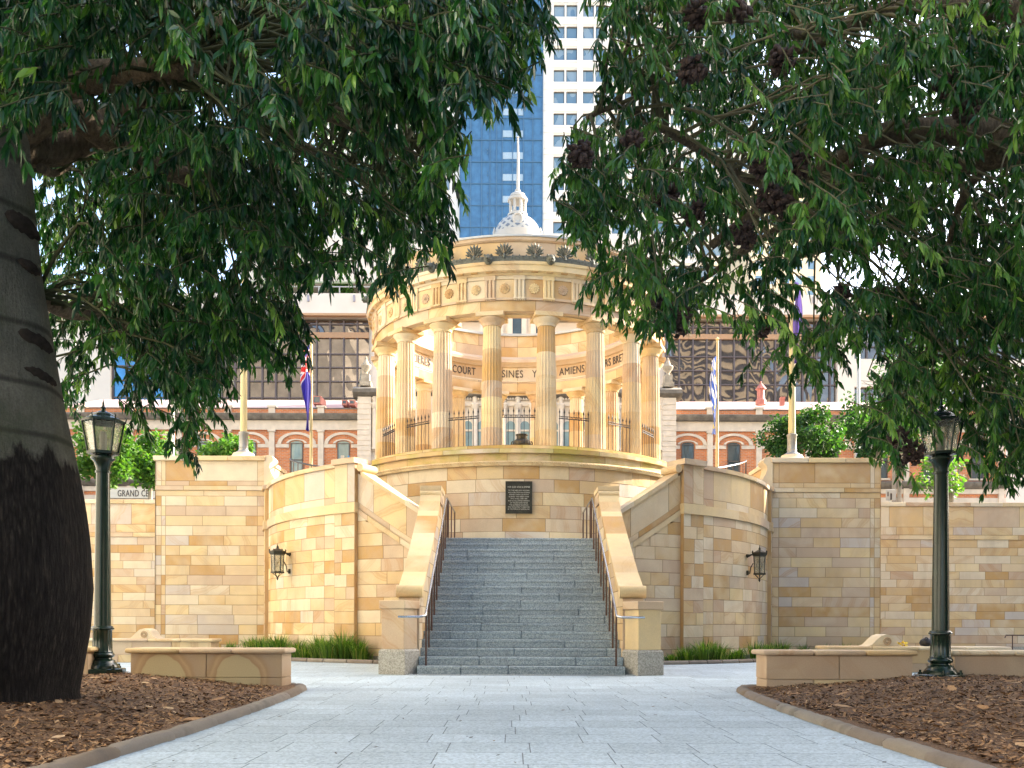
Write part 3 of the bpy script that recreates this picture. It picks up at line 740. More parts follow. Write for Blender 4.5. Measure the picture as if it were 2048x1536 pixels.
def farwall(s):
    Y = 32.; xa, xb = (-20.9, X(330, Y)) if s < 0 else (X(1745, Y), 26.)
    lab = 'long low sandstone retaining wall running off the left edge behind the lamp post' if s < 0 else 'long low sandstone retaining wall running off the right edge behind the lamp post'
    t = thing('retaining_wall', lab, 'wall', ((xa+xb)/2, Y, 0)); fn = lambda u, z: (u, Y, z); mb = MB()
    blocks(mb, fn, xa, xb, rows(0, 3.9, .287), .7, 1.35); blocks(mb, lambda u, z: (u, Y-.03, z), xa, xb, [3.9, 4.06], 1., 1.6); blocks(mb, fn, xa, xb, [4.06, 4.34], .9, 1.5); blocks(mb, fn, xa, xb, [4.34, 5.06], 1.1, 1.8)
    mb.build('wall_face', M['stone'], t)
    mb = MB(); n = 12
    for i in range(n): mb.box(xa+(xb-xa)*i/n, xa+(xb-xa)*(i+1)/n-.006, Y-.07, Y+.5, 5.06, 5.20, tone=rnd.choice([.3,.53,.62,.8]))
    mb.build('coping', M['stone_mid'], t, bev=.01)
    mb = MB(); blocks(mb, lambda u, z: (u, Y-.07, z), xa, xb, [0, .17], .8, 1.3); mb.quad((xa,Y-.07,.17),(xb,Y-.07,.17),(xb,Y,.17),(xa,Y,.17)); mb.build('granite_base', M['granite_base'], t)
for s in (-1, 1): farwall(s)
# handrails of the upper flights
for s in (-1, 1):
    side = 'left' if s < 0 else 'right'
    h = thing('handrail', f'thin curved metal handrail beside the drum on the upper {side} flight', 'handrail', (s*5.5, 25.5, 4.), group='handrails on the upper flights')
    mb = MB(); pts = []
    for i in range(9):
        a = R(44+i*4.5); r = 6.75; pts.append((s*r*math.sin(a), CY-r*math.cos(a), 4.78+.115*i))
    end = (pts[0][0], pts[0][1], 4.35); mb.tube([end, (pts[0][0], pts[0][1], 4.70)]+pts, .022, 8)
    mb.build('top_rail', M['steel'] if s > 0 else M['iron'], h)
    for p in pts[1:]:
        mb = MB(); mb.tube([(p[0],p[1],4.0),(p[0],p[1],p[2])], .012, 6); mb.build('baluster', M['rail_brown'], h)
# ================================================================= ground
def struct(name, mb, mat, **k):
    o = mb.build(name, mat, **k); return tag(o, kind='structure')
mb = MB(); n = 40
for i in range(n):
    for j in range(n):
        a, b = -900+1800*i/n, -900+1800*(i+1)/n; c, d = -900+1800*j/n, -900+1800*(j+1)/n
        mb.quad((a,c,-.02),(b,c,-.02),(b,d,-.02),(a,d,-.02))
struct('ground', mb, plain('far_ground', (.22,.22,.20), .9, 0, .3, .2), smooth=0)
mb = MB(); blocks(mb, lambda u, z: (u, z, 0.), -16, 16, [1.0+.52*i for i in range(66)], .575, .576, splits=(), rr=rnd)
struct('paved_plaza', mb, M['paver'], smooth=0, fix=False)
mb = MB()
for q in ((-60,-16,-40,60),(16,60,-40,60),(-16,16,-40,1.0)): mb.quad((q[0],q[2],-.003),(q[1],q[2],-.003),(q[1],q[3],-.003),(q[0],q[3],-.003))
struct('outer_paving', mb, M['paver'], smooth=0)
mb = MB(); mb.box(-10.2, 10.2, 28.5, 32.0, 3.0, 4.7); mb.box(-60, 60, 32.5, 46.5, 1., 4.95); mb.box(-200, 200, 46.5, 300, 1., 4.95)
struct('upper_street', mb, plain('street_asphalt', (.16,.155,.15), .9, 0, .2, 1.), smooth=0)
# ================================================================= benches
def m_ring():
    t = NT('ringed_sandstone'); p = t.pos(); s3 = t.n('SeparateXYZ', {0: p}); cx = t.math('SUBTRACT', t.math('FRACT', t.math('MULTIPLY', t.math('ADD', s3.outputs[0], 5.14), 1.02)), .45)
    v = t.n('CombineXYZ', {0: cx, 1: 0., 2: t.math('MULTIPLY', t.math('SUBTRACT', s3.outputs[2], .13), .95)}); d = t.n('VectorMath', {0: v}, operation='LENGTH').outputs['Value']
    d = t.math('ADD', d, t.math('MULTIPLY', t.math('SUBTRACT', t.noise(p, 2.2, 3), .5), .16))
    c = t.ramp(d, [(0,(.47,.39,.235)),(.30,(.46,.38,.225)),(.315,(.36,.235,.13)),(.37,(.46,.33,.19)),(.40,(.38,.26,.15)),(.46,(.40,.30,.20)),(.6,(.43,.32,.20)),(1,(.38,.28,.19))])
    f = t.noise(p, 60., 3, .7); c = t.mix(.3, c, t.ramp(f, [(.3,.75),(.7,1.1)]), 'MULTIPLY'); t.base(c); t.rough(.85); t.bump(f, .3, .01); return t.m
M['bench_ring'] = m_ring()
def bench(xa, xb, ya, yb, ht, lab, front_tones, scroll=None, group='stone benches around the planting beds'):
    t = thing('stone_bench', lab, 'bench', ((xa+xb)/2, (ya+yb)/2, 0), group=group)
    mb = MB(); n = len(front_tones); zc = ht-.055
    for i in range(n):
        a, b = xa+(xb-xa)*i/n, xa+(xb-xa)*(i+1)/n
        e = .004
        mb.box(a+(e if i else 0), b-(e if i < n-1 else 0), ya, yb, .17, zc, tone=front_tones[i], seed=rnd.random())
    for i in range(n):
        a, b = xa+(xb-xa)*max(0, i-.35)/n, xa+(xb-xa)*min(n, i+.65 if i < n-1 else n)/n
        mb.box(a+.004, b-.004 if i < n-1 else b, ya, yb, 0, .166, tone=front_tones[(i+1) % n]*.9+.05, seed=rnd.random())
    mb.build('bench_body', M['bench_ring'] if 'swirling' in lab else M['bench'], t, bev=.006)
    mb = MB(); m = n+1
    for i in range(m):
        a, b = xa-.06+(xb-xa+.12)*i/m, xa-.06+(xb-xa+.12)*(i+1)/m
        mb.box(a, b-.003, ya-.06, yb+.06, zc+.002, ht+.012, tone=rnd.choice([.3,.62,.53,.8,.45]), seed=rnd.random())
    if scroll is not None: pass
    mb.build('bench_top', M['stone_mid'], t, bev=.028)
    if scroll is not None:
        mb = MB(); xs = scroll; pr = [(-.34,0),(-.26,.03),(-.17,.12),(-.08,.20),(.02,.23),(.12,.20),(.17,.14),(.22,.06),(.33,0)]
        mb.extr([(xs+p, ht+.01+z) for p, z in pr], 'y', ya+.02, yb-.05, tone=.62)
        for r in (.065, .035): mb.tube([(xs+.03+r*math.cos(q), ya+.012, ht+.11+r*math.sin(q)) for q in [2*PI*j/16 for j in range(17)]], .012, 6, tone=.93)
        mb.build('scroll_armrest', M['stone_pale'], t, smooth=60)
    return t
bench(-5.12, -3.15, 11.9, 12.4, .535, 'sandstone bench with swirling rounded stone markings, near left of the path', [.62,.5])
bench(3.15, 5.05, 11.9, 12.4, .535, 'plain shaded sandstone bench, near right of the path', [.72,.5])
bench(-8.6, -5.72, 12.0, 12.5, .545, 'sandstone bench mostly hidden behind the swollen tree trunk at left', [.2,.5,.72])
bench(5.70, 8.9, 12.1, 12.6, .535, 'sandstone bench cut by the right edge behind the lamp post base', [.72,.5,.55])
bench(-10.4, X(428, 20.6), 20.4, 20.95, .52, 'long low sandstone seat with scroll armrest beside the far left plants', [.62,.53,.5,.62], scroll=X(292, 20.6))
bench(X(1650, 17.4), X(2004, 17.4), 17.2, 17.75, .475, 'long low sandstone seat with scroll armrest behind the right lamp post', [.53,.45,.5], scroll=X(1768, 17.3))
# things lying on the far right seat
bg_ = thing('black_bag', 'small round black bag lying on the far right stone seat', 'bag', (X(1858,17.4), 17.5, .487))
mb = MB(); mb.lathe([(.03,0),(.10,.01),(.13,.06),(.12,.11),(.07,.15),(.02,.16)], 14, (X(1858,17.4),17.5,.487), wob=lambda a, z: 1+.08*math.sin(3*a+z*20)); mb.build('bag_body', M['iron'], bg_)
mb = MB(); mb.tube([(X(1858,17.4)-.09+.03*k, 17.42, .60+.06*math.sin(k)) for k in range(7)], .012, 5); mb.build('strap', M['iron'], bg_)
yl = thing('yellow_flowers', 'few yellow flowers lying beside the scroll armrest of the far right seat', 'flowers', (X(1800,17.45), 17.45, .487))
mb = MB()
for i in range(26):
    p = Vector((X(1798,17.45)+rnd.uniform(-.13,.13), 17.4+rnd.uniform(-.06,.1), .49+rnd.uniform(0,.08))); a = Vector((rnd.uniform(-1,1), rnd.uniform(-1,1), rnd.uniform(.2,1))).normalized(); b_ = a.orthogonal().normalized(); c_ = a.cross(b_)
    mb.poly([p+b_*.03*math.cos(q)+c_*.03*math.sin(q) for q in (0,1.05,2.1,3.14,4.2,5.2)])
mb.build('petals', plain('yellow_petal', (.75,.55,.04), .6, 0, .2), yl)
# ================================================================= lamp posts
def lamp(x, y, z, lab, rz):
    t = thing('lamp_post', lab, 'street lamp', (x, y, z), rz, group='green lamp posts beside the path')
    G_ = M['green_iron']
    mb = MB(); mb.lathe([(.30,0),(.30,.05),(.285,.06)], 8, rot=R(22.5))
    for k in range(4):
        a = R(45+90*k); mb.lathe([(.028,.06),(.028,.085),(.016,.085),(.016,.115)], 8, (.245*math.cos(a), .245*math.sin(a), 0))
    mb.build('base_plate', G_, t, origin='local')
    mb = MB(); mb.lathe([(.215,.06),(.215,.085),(.19,.12),(.165,.15),(.16,.165),(.125,.185),(.12,.20),(.145,.215),(.155,.24),(.145,.265),(.125,.28)], 36); mb.build('base_moulding', G_, t, origin='local')
    mb = MB(); mb.lathe([(.135,.28),(.128,.30),(.122,.56),(.13,.575)], 80, wob=lambda a, zz: 1-.07*abs(math.sin(8*a)) if .29 < zz < .57 else 1)
    mb.lathe([(.13,.575),(.148,.585),(.148,.60),(.135,.61),(.135,.62),(.12,.63)], 32); mb.build('fluted_base', G_, t, origin='local', smooth=50)
    mb = MB(); mb.lathe([(.108,.63),(.104,1.2),(.086,2.62),(.084,2.68)], 32); mb.lathe([(.084,2.68),(.098,2.685),(.098,2.71),(.084,2.715),(.09,2.76),(.115,2.83),(.155,2.87),(.155,2.895),(.11,2.905),(.10,2.93)], 32); mb.build('shaft', G_, t, origin='local')
    ln = None
    mb = MB(); zb, zt, rb, rt = 2.95, 3.37, .185, .262; n = 6
    mb.lathe([(.12,2.92),(.20,2.93),(.205,2.965),(.17,2.97)], n, rot=.25)
    for k in range(n):
        a = k*2*PI/n+.25; mb.tube([(rb*math.cos(a), rb*math.sin(a), zb), (rt*math.cos(a), rt*math.sin(a), zt)], .014, 6)
        mb.tube([(rt*1.04*math.cos(a), rt*1.04*math.sin(a), zt), (rt*1.10*math.cos(a), rt*1.10*math.sin(a), zt+.06), (rt*1.02*math.cos(a), rt*1.02*math.sin(a), zt+.085)], [.012,.009,.005], 5)
    mb.lathe([(.235,zt-.025),(.275,zt-.01),(.285,zt+.02),(.24,zt+.03),(.23,zt+.03)], n, rot=.25, cap=False)
    mb.lathe([(.26,zt+.024),(.17,zt+.07),(.165,zt+.085),(.12,zt+.115),(.05,zt+.145),(.03,zt+.15),(.03,zt+.18),(.045,zt+.19),(.02,zt+.21),(.014,zt+.25),(.0,zt+.31)], n, rot=.25)
    lf = mb.build('lantern', G_, t, origin='local')
    mb = MB(); mb.lathe([(rb*.93,zb+.01),(rt*.93,zt-.01)], n, cap=False, rot=.25); mb.build('glass', M['frost'], lf, origin='local')
    mb = MB(); mb.lathe([(.03,2.97),(.045,3.0),(.045,3.2),(.03,3.24)], 12); mb.build('lamp_bulb', M['white'], lf, origin='local')
lamp(X(205,12.3), 12.3, .205, 'dark green cast iron lamp post left of the path beside the swollen trunk', .2)
lamp(X(1881,12.0), 12.0, .18, 'dark green cast iron lamp post right of the path, lantern half hidden by leaves', .5)
# ================================================================= planting beds
def sstep(a): a = min(1., max(0., a)); return a*a*(3-2*a)
def bedz(x, y, s):
    d = s*x-2.72; e = 12.35-y if s*x < 5.2 else 12.9-y
    h = .045+.165*sstep(d/2.4)*sstep((e+.45)/1.2)
    return h+.025*mnoise.noise((x*1.3, y*1.3, s*3.))+.012*mnoise.noise((x*4., y*4., 1.))
def m_mulch():
    t = NT('bark_mulch'); n1 = t.noise(t.pos(), 38., 6, .75); n2 = t.noise(t.pos(), 3., 4)
    c = t.ramp(n1, [(.25,(.02,.012,.008)),(.5,(.14,.075,.035)),(.75,(.32,.18,.085))]); t.base(t.mix(.5, c, t.ramp(n2, [(.3,.6),(.7,1.2)]), 'MULTIPLY')); t.rough(.9); t.bump(n1, .8, .03)
    return t.m
M['mulch'] = m_mulch()
def m_chip():
    t = NT('bark_chip'); c = t.ramp(t.attr('tone'), [(0,(.025,.013,.008)),(.25,(.10,.052,.025)),(.5,(.24,.125,.052)),(.75,(.40,.22,.092)),(1,(.60,.42,.24))])
    n = t.noise(t.pos(), 60., 3, .7); t.base(t.mix(.7, c, t.ramp(n, [(.3,.4),(.7,1.1)]), 'MULTIPLY')); t.rough(.8); return t.m
M['chip'] = m_chip()
for s in (-1, 1):
    KP = [(2.80,1.2),(2.80,5.0),(2.75,7.2),(2.76,9.2),(2.83,10.9),(2.93,12.0),(3.0,12.3),(3.12,12.45),(3.26,12.42)] if s < 0 else [(2.58,1.2),(2.58,5.0),(2.57,7.2),(2.62,9.2),(2.72,10.9),(2.86,12.0),(2.96,12.3),(3.10,12.45),(3.26,12.42)]
    mb = MB(); nx_, ny_ = 70, 90
    idx = {}
    for i in range(nx_+1):
        for j in range(ny_+1):
            x = s*(2.60+(9.6*(i/nx_)**1.3)); y = 1.2+11.9*j/ny_
            idx[i, j] = mb.vert((x, y, bedz(x, y, s)))
    for i in range(nx_):
        for j in range(ny_):
            x = 2.60+9.6*((i+.5)/nx_)**1.3; y = 1.2+11.9*(j+.5)/ny_
            # inside the kerb line
            kx = 2.62
            for (a, b) in zip(KP[:-1], KP[1:]):
                if a[1] <= y <= b[1]: kx = a[0]+(b[0]-a[0])*(y-a[1])/(b[1]-a[1])
            if x < kx-.02 or (y > 12.5): continue
            mb.face((idx[i,j], idx[i+1,j], idx[i+1,j+1], idx[i,j+1]), tone=.5)
    struct('planting_bed', mb, M['mulch'], smooth=180)
    mb = MB()
    k = 0
    while k < 42000:
        y = 4.6+8.2*rnd.random()**1.5; x = 2.76+6.2*rnd.random()**1.25
        if y > 11.85: 
            if x < 5.2 or y > 12.05: 
                if not (5.2 < x < 5.68 and y < 12.5): continue
        if x < (2.84 if s < 0 else 2.64)+(.2 if y > 10.5 else 0)+(.12 if y > 11.5 else 0): continue
        k += 1
        z = bedz(s*x, y, s)+rnd.uniform(.002, .016); L = rnd.choice([.008,.012,.016,.022,.032]) if y < 9 else rnd.uniform(.012,.03)
        W = L*rnd.uniform(.15,.5); a = rnd.uniform(0, 6.283); t1 = rnd.gauss(0, .28); t2 = rnd.gauss(0, .35)
        ax = Vector((math.cos(a), math.sin(a), t1)).normalized()*L; ay = Vector((-math.sin(a), math.cos(a), t2)).normalized()*W
        p = Vector((s*x, y, z)); tn = min(1, max(0, rnd.betavariate(1.8, 2.2)))
        mb.quad(p-ax-ay, p+ax-ay*rnd.uniform(.3,1), p+ax*rnd.uniform(.8,1.1)+ay*rnd.uniform(.3,1), p-ax+ay, tone=tn)
    for q in range(260):      # longer splinters and dry leaves among the chips
        y = 4.6+7.0*rnd.random()**1.3; x = 2.85+5.5*rnd.random(); L = rnd.uniform(.03,.11); a = rnd.uniform(0,6.283); W = L*rnd.uniform(.06,.35); z = bedz(s*x, y, s)+.02
        ax = Vector((math.cos(a), math.sin(a), rnd.gauss(0,.15)))*L; ay = Vector((-math.sin(a), math.cos(a), rnd.gauss(0,.3)))*W; p = Vector((s*x, y, z))
        mb.poly([p-ax, p-ax*.3-ay, p+ax*.5-ay*.7, p+ax, p+ax*.4+ay*.8, p-ax*.4+ay], tone=rnd.uniform(.6,1.))
    o = mb.build('bark_chips', M['chip'], smooth=0, fix=False); tag(o, f'loose brown bark mulch chips covering the {"left" if s<0 else "right"} planting bed', 'mulch', kind='stuff')
    # rounded stone kerb, laid in lengths
    kt = thing('stone_kerb', f'rounded pinkish stone kerb edging the {"left" if s<0 else "right"} planting bed', 'kerb', (s*2.62, 6.5, 0))
    P = [Vector((s*x, y, 0)) for x, y in KP]; seg = []; acc = 0
    fine = []
    for a, b in zip(P[:-1], P[1:]):
        n = max(1, int((b-a).length/.06))
        for q in range(n): fine.append(a+(b-a)*q/n)
    fine.append(P[-1]); i = 0
    while i < len(fine)-2:
        j = min(len(fine)-1, i+rnd.randint(11, 18)); mb = MB(); mb.tone = rnd.choice([.12,.5,.72,.9,.3]); b = len(mb.v); pr = 9
        for q in range(i, j+1):
            d = (fine[min(q+1, len(fine)-1)]-fine[max(q-1, 0)]).normalized(); nn_ = Vector((-d.y, d.x, 0)); e = 1 if i < q < j else .86
            for w in range(pr):
                an = PI*w/(pr-1); wob = 1+.16*mnoise.noise((fine[q].x*9+w*.7, fine[q].y*9, w*1.3+i))+.08*mnoise.noise((fine[q].x*25, fine[q].y*25, w*3.))
                p = fine[q]+nn_*(.078*math.cos(an)*e*wob)+Vector((0,0,(.070*math.sin(an)**.7)*e*wob)); mb.v.append(tuple(p))
        for q in range(j-i):
            for w in range(pr-1): mb.face((b+q*pr+w, b+(q+1)*pr+w, b+(q+1)*pr+w+1, b+q*pr+w+1))
        mb.face([b+w for w in range(pr)]); mb.face([b+(j-i)*pr+w for w in range(pr)])
        mb.build('kerb_stone', M['kerb'] if 'kerb' in M else M['stone_mid'], kt, smooth=60); i = j
# garden strips along the wing walls: kerb + tufts
M['soil'] = plain('garden_soil', (.07,.05,.035), .95, 0, .4, 9., .5)
def m_leaf(name, ramp_, trans=.35, rough=.4, spec=.4):
    t = NT(name); c = t.ramp(t.attr('tone'), ramp_); p = t.noise(t.pos(), 2.2, 2)
    c = t.mix(.4, c, t.ramp(p, [(.3,.65),(.7,1.25)]), 'MULTIPLY')
    t.base(c); t.rough(rough); t.b.inputs['Specular IOR Level'].default_value = spec
    tr = t.n('BsdfTranslucent', {'Color': t.mix(1., c, (1.5,1.7,.5), 'MULTIPLY')}); mx = t.n('MixShader', {0: trans, 1: t.b.outputs[0], 2: tr.outputs[0]}); t.set(t.out.inputs[0], mx.outputs[0])
    return t.m
M['grass'] = m_leaf('grass_blade', [(0,(.03,.08,.015)),(.5,(.09,.20,.03)),(.9,(.22,.32,.06)),(1,(.36,.32,.13))])
def tuft(x, y, h, nb, lab, grp):
    t = MB()
    for i in range(nb):
        a = rnd.uniform(0, 6.283); r = rnd.uniform(0, .22); L = h*rnd.uniform(.6, 1.1); lean = rnd.uniform(.1, 1.15); d = Vector((math.cos(a), math.sin(a), 0)); sd_ = Vector((-math.sin(a), math.cos(a), 0))*rnd.uniform(.006,.011)
        p0 = Vector((x, y, .02))+d*r; tn = rnd.random(); pts = [p0, p0+d*L*lean*.25+Vector((0,0,L*.55)), p0+d*L*lean*.75+Vector((0,0,L*(.95-.25*lean)))]
        n = len(t.v); t.v += [tuple(pts[0]-sd_), tuple(pts[0]+sd_), tuple(pts[1]+sd_), tuple(pts[1]-sd_), tuple(pts[2])]
        t.face((n,n+1,n+2,n+3), tone=tn); t.face((n+3,n+2,n+4), tone=tn)
    o = t.build('grass_tuft', M['grass'], origin=(x, y, 0), smooth=0, fix=False)
    return tag(o, lab, 'plant', grp)
for s in (-1, 1):
    side = 'left' if s < 0 else 'right'
    mb = MB(); a0, a1 = sorted((s*18., s*74.)); mb.ring([(RW+.05,.0),(RW+.92,.0),(RW+.92,.03),(RW+.05,.03)], a0, a1, 30, (0,CY)); 
    mb.box(*sorted((s*7.1, s*10.3)), 24.9, 25.93, 0, .03); struct('garden_bed', mb, M['soil'])
    gk = thing('garden_edging', f'low reddish stone edging of the {side} wing garden strip', 'kerb', (s*5, 21.6, 0)); u = 18.
    while u < 74:
        w = rnd.uniform(3.2, 5.); mb = MB(); q0, q1 = sorted((s*u, s*min(74, u+w-.15))); mb.ring([(RW+.92,0),(RW+1.05,0),(RW+1.05,.05),(RW+1.02,.085),(RW+.95,.085),(RW+.92,.05)], q0, q1, 3, (0,CY), tone=rnd.choice([.12,.5,.72,.9,.3])); mb.build('edging_stone', M['kerb'] if 'kerb' in M else M['stone_mid'], gk, bev=.008); u += w
    spots = [(22,.45,30),(27.5,.62,90),(29.5,.75,110),(32,.85,130),(35,.7,100),(37.5,.6,90),(41,.55,90),(44,.62,100),(47,.75,120),(51,.6,110),(55,.65,110),(59,.55,90),(63,.6,100),(68,.5,80)]
    for i, (th, h, nb) in enumerate(spots):
        r = RW+.3+rnd.uniform(0,.3); a = R(s*(th+rnd.uniform(-1,1)))
        nb = int(nb*2.2); hh = h*(1.0 if s < 0 else .75)*rnd.choice([.55,.8,1.,1.,1.2]); nb = int(nb*rnd.uniform(.45,1.1)); x, y = r*math.sin(a), CY-r*math.cos(a)
        tuft(x, y, hh, nb, f'{["low","bushy","tall"][0 if h<.56 else 1 if h<.7 else 2]} green strappy grass tuft at the foot of the {side} wing wall', f'grass tufts in the {side} garden strip')
    for i in range(3 if s < 0 else 5):
        tuft(s*(8.+i*.55), 25.5, .45, 70, f'green strappy grass tuft at the foot of the {side} pier block', f'grass tufts by the {side} pier block')

# leaf litter blown onto the paving
mb = MB()
for q in range(90):
    x, y = rnd.uniform(-2.4,2.4), 5.5+9*rnd.random()**1.4
    if rnd.random() < .5: x = rnd.choice([-1,1])*rnd.uniform(2.1,2.5)
    L = rnd.uniform(.008,.028); a = rnd.uniform(0,6.283); p = Vector((x,y,.006)); ax = Vector((math.cos(a),math.sin(a),.1))*L; ay = Vector((-math.sin(a),math.cos(a),.25))*L*.35
    mb.poly([p-ax, p-ay, p+ax, p+ay], tone=rnd.uniform(0,.5))
o = mb.build('leaf_litter', M['chip'], smooth=0, fix=False); tag(o, 'scattered dry leaf bits lying on the pale paving', 'leaf litter', kind='stuff')
# ================================================================= railway station
def m_brick():
    t = NT('red_brick'); s_ = t.n('SeparateXYZ', {0: t.pos()}); v = t.n('CombineXYZ', {0: s_.outputs[0], 1: s_.outputs[2], 2: 0.})
    b = t.n('TexBrick', {'Vector': v, 'Color1': (.66,.23,.075,1), 'Color2': (.50,.155,.05,1), 'Mortar': (.45,.33,.25,1), 'Scale': 1., 'Mortar Size': .010, 'Brick Width': .24, 'Row Height': .085})
    n = t.noise(t.pos(), 1.2, 5); c = t.mix(.5, b.outputs[0], t.ramp(n, [(.3,.75),(.7,1.2)]), 'MULTIPLY'); t.base(c); t.rough(.9); return t.m
M['brick'] = m_brick()
def m_glass(name, c, rough=.05, bump=0., bsc=.6, spec=.5, metal=0.):
    t = NT(name); n = t.noise(t.pos(), 1.3, 3); t.base(t.mix(1., c, t.ramp(n, [(.3,.8),(.7,1.2)]), 'MULTIPLY')); t.rough(rough); t.b.inputs['Specular IOR Level'].default_value = spec; t.b.inputs['Metallic'].default_value = metal
    if bump: t.bump(t.noise(t.scale(t.pos(), (1., 1., .55)), bsc, 2, .4, .8), bump, .5)
    return t.m
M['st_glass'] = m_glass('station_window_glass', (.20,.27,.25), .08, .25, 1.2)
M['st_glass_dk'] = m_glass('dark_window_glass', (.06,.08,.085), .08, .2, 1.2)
YS = 50.
def sx(px): return X(px, YS)
def sz(py): return Zh(py, YS)
sta = thing('railway_station', 'ornate red brick and cream stone railway station behind the memorial with white lattice dome', 'building', (0, YS, 4.95))
def station_wing(xa, xb, piers, wins, glass, nm):
    mb = MB(); mb.box(xa, xb, YS, YS+9, 3.0, sz(862), tone=.5); mb.box(xa, xb, YS-.05, YS+.4, sz(830)+.001, sz(820), tone=.5); mb.build('brick_wall', M['brick'], sta)
    mb = MB(); mb.box(xa, xb, YS-.12, YS+.3, sz(862)+.002, sz(843)); 
    for p in piers:
        mb.box(sx(p-5.5), sx(p+5.5), YS-.14, YS, 3.1, sz(866)); mb.box(sx(p-7.5), sx(p+7.5), YS-.2, YS, sz(866), sz(862.2))
        mb.box(sx(p-6.5), sx(p+6.5), YS-.12, YS+.4, sz(830), sz(817)); mb.box(sx(p-9), sx(p+9), YS-.17, YS+.45, sz(817), sz(813.5))
    for wx in wins:
        # hood arch, inner lintel, impost band
        for (r0, r1, zc, asp, hw) in ((31, 38.5, 890, .62, 0), (15.5, 20.5, 888.5, .42, 0)):
            pts = []; n = 14; b = len(mb.v)
            for j in range(n+1):
                a = PI*j/n
                for rr_ in (r0, r1):
                    k = (rr_*asp if hw == 0 else rr_); 
                    for y in (YS-.10, YS): mb.v.append((sx(wx)+rr_*math.cos(a)*YS/F, y, sz(zc)+k*math.sin(a)*YS/F+ (0 if rr_ == r0 else .0)))
            for j in range(n):
                q = b+j*4
                for (u, v, w2, x2) in ((0,4,6,2),(1,3,7,5),(0,1,5,4),(2,6,7,3)): mb.face((q+u, q+v, q+w2, q+x2), tone=.6)
        for (a, b2) in ((-42, -15.5), (15.5, 42)): mb.box(sx(wx+a), sx(wx+b2), YS-.07, YS, sz(897), sz(890))
        mb.box(sx(wx-17), sx(wx+17), YS-.10, YS, sz(958), sz(954.5))
    mb.box(xa, xb, YS-.10, YS, sz(985), sz(976)); mb.box(xa, xb, YS-.06, YS, sz(1010), sz(993)) 
    mb.build('stone_trim', M['station_stone'], sta)
    mb = MB(); mb.extr([(YS-.12, sz(843)+.002),(YS-.30, sz(842)),(YS-.36, sz(838)),(YS-.42, sz(835)),(YS-.42, sz(831)),(YS-.3,sz(830)),(YS+.3, sz(830)),(YS+.3, sz(843)+.002)], 'x', xa, xb)
    mb.extr([(YS-.10, sz(976)+.002),(YS-.30, sz(970)),(YS-.36, sz(966)),(YS-.36, sz(963)),(YS-.1, sz(960)),(YS, sz(960)),(YS, sz(976)+.002)], 'x', xa, xb)
    mb.box(xa, xb, YS-.09, YS+.42, sz(820)+.003, sz(817.8)); mb.build('cornice', M['station_dark'], sta)
    mb = MB(); mb.extr([(YS+.5, sz(822)),(YS+8.5, Zh(802,YS+8.5)),(YS+8.5, sz(822))], 'x', xa, xb); mb.build('roof', M['roof_w'], sta)
    for wx in wins:
        f = MB(); w, z0, z1 = 12.6*YS/F, sz(954), sz(889)
        prof = [(-w, z0), (w, z0), (w, z1)]+[(w*math.cos(q), z1+w*.42*math.sin(q)) for q in [PI*j/8 for j in range(1, 8)]]+[(-w, z1)]
        f.poly([(sx(wx)+p, YS-.012, z) for p, z in prof])
        f.m = 1; f.box(sx(wx)-w, sx(wx)+w, YS-.05, YS-.013, (z0+z1)/2-.03, (z0+z1)/2+.03); f.box(sx(wx)-w, sx(wx)-w+.06, YS-.05, YS-.013, z0, z1); f.box(sx(wx)+w-.06, sx(wx)+w, YS-.05, YS-.013, z0, z1); f.box(sx(wx)-w, sx(wx)+w, YS-.052, YS-.014, z1-.01, z1+.03)
        f.build('window', [glass, M['dkframe']], sta, smooth=0)
def m_roof_w():
    t = NT('pale_metal_roof'); n = t.noise(t.pos(), .8, 4); w = t.n('TexWave', {'Vector': t.pos(), 'Scale': 2.2}, bands_direction='X').outputs[1]
    t.base(t.mix(1., t.mix(t.ramp(n,[(.45,0.),(.8,1.)]), (.55,.40,.36), (.42,.19,.155)), t.ramp(w,[(0,.93),(1,1.)]), 'MULTIPLY')); t.rough(.5); return t.m
M['roof_w'] = m_roof_w()
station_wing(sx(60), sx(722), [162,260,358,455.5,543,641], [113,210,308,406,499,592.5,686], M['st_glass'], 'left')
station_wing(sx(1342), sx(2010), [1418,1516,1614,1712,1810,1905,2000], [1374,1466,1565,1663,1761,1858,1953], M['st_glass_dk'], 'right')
# central stone portico
mb = MB(); mb.box(sx(719), sx(1346), YS-.6, YS+8, 3., sz(800), tone=.5)
for e in (732, 1332):
    mb.box(sx(e-13), sx(e+13), YS-.85, YS-.6, 3., sz(802))
    z = sz(990)
    while z < sz(806): mb.box(sx(e-13.4), sx(e+13.4), YS-.88, YS-.61, z, z+.235); z += .28
for p in [752+28.2*k for k in range(21)]:
    if k_ := True:
        if not (p < 745 or p > 1320): mb.lathe([(.18,0),(.17,.1),(.15,.16),(.14,2.9)], 12, (sx(p), YS-.72, sz(905)))
        mb.box(sx(p)-.22, sx(p)+.22, YS-.92, YS-.6, sz(817), sz(814))
        mb.lathe([(.14,0),(.2,.12),(.23,.26),(.2,.28)], 10, (sx(p), YS-.72, sz(826)))
mb.box(sx(719), sx(1346), YS-.7, YS-.6, sz(908), sz(902)); mb.box(sx(719), sx(1346), YS-.72, YS-.6, sz(818), sz(809)); mb.box(sx(719), sx(1346), YS-.66, YS-.6, sz(809), sz(803))
n = 120
for i in range(n): 
    a = sx(719)+(sx(1346)-sx(719))*(i+.2)/n; mb.box(a, a+.07, YS-.84, YS-.72, sz(807), sz(803.1))
mb.build('portico_wall', M['station_stone'], sta)
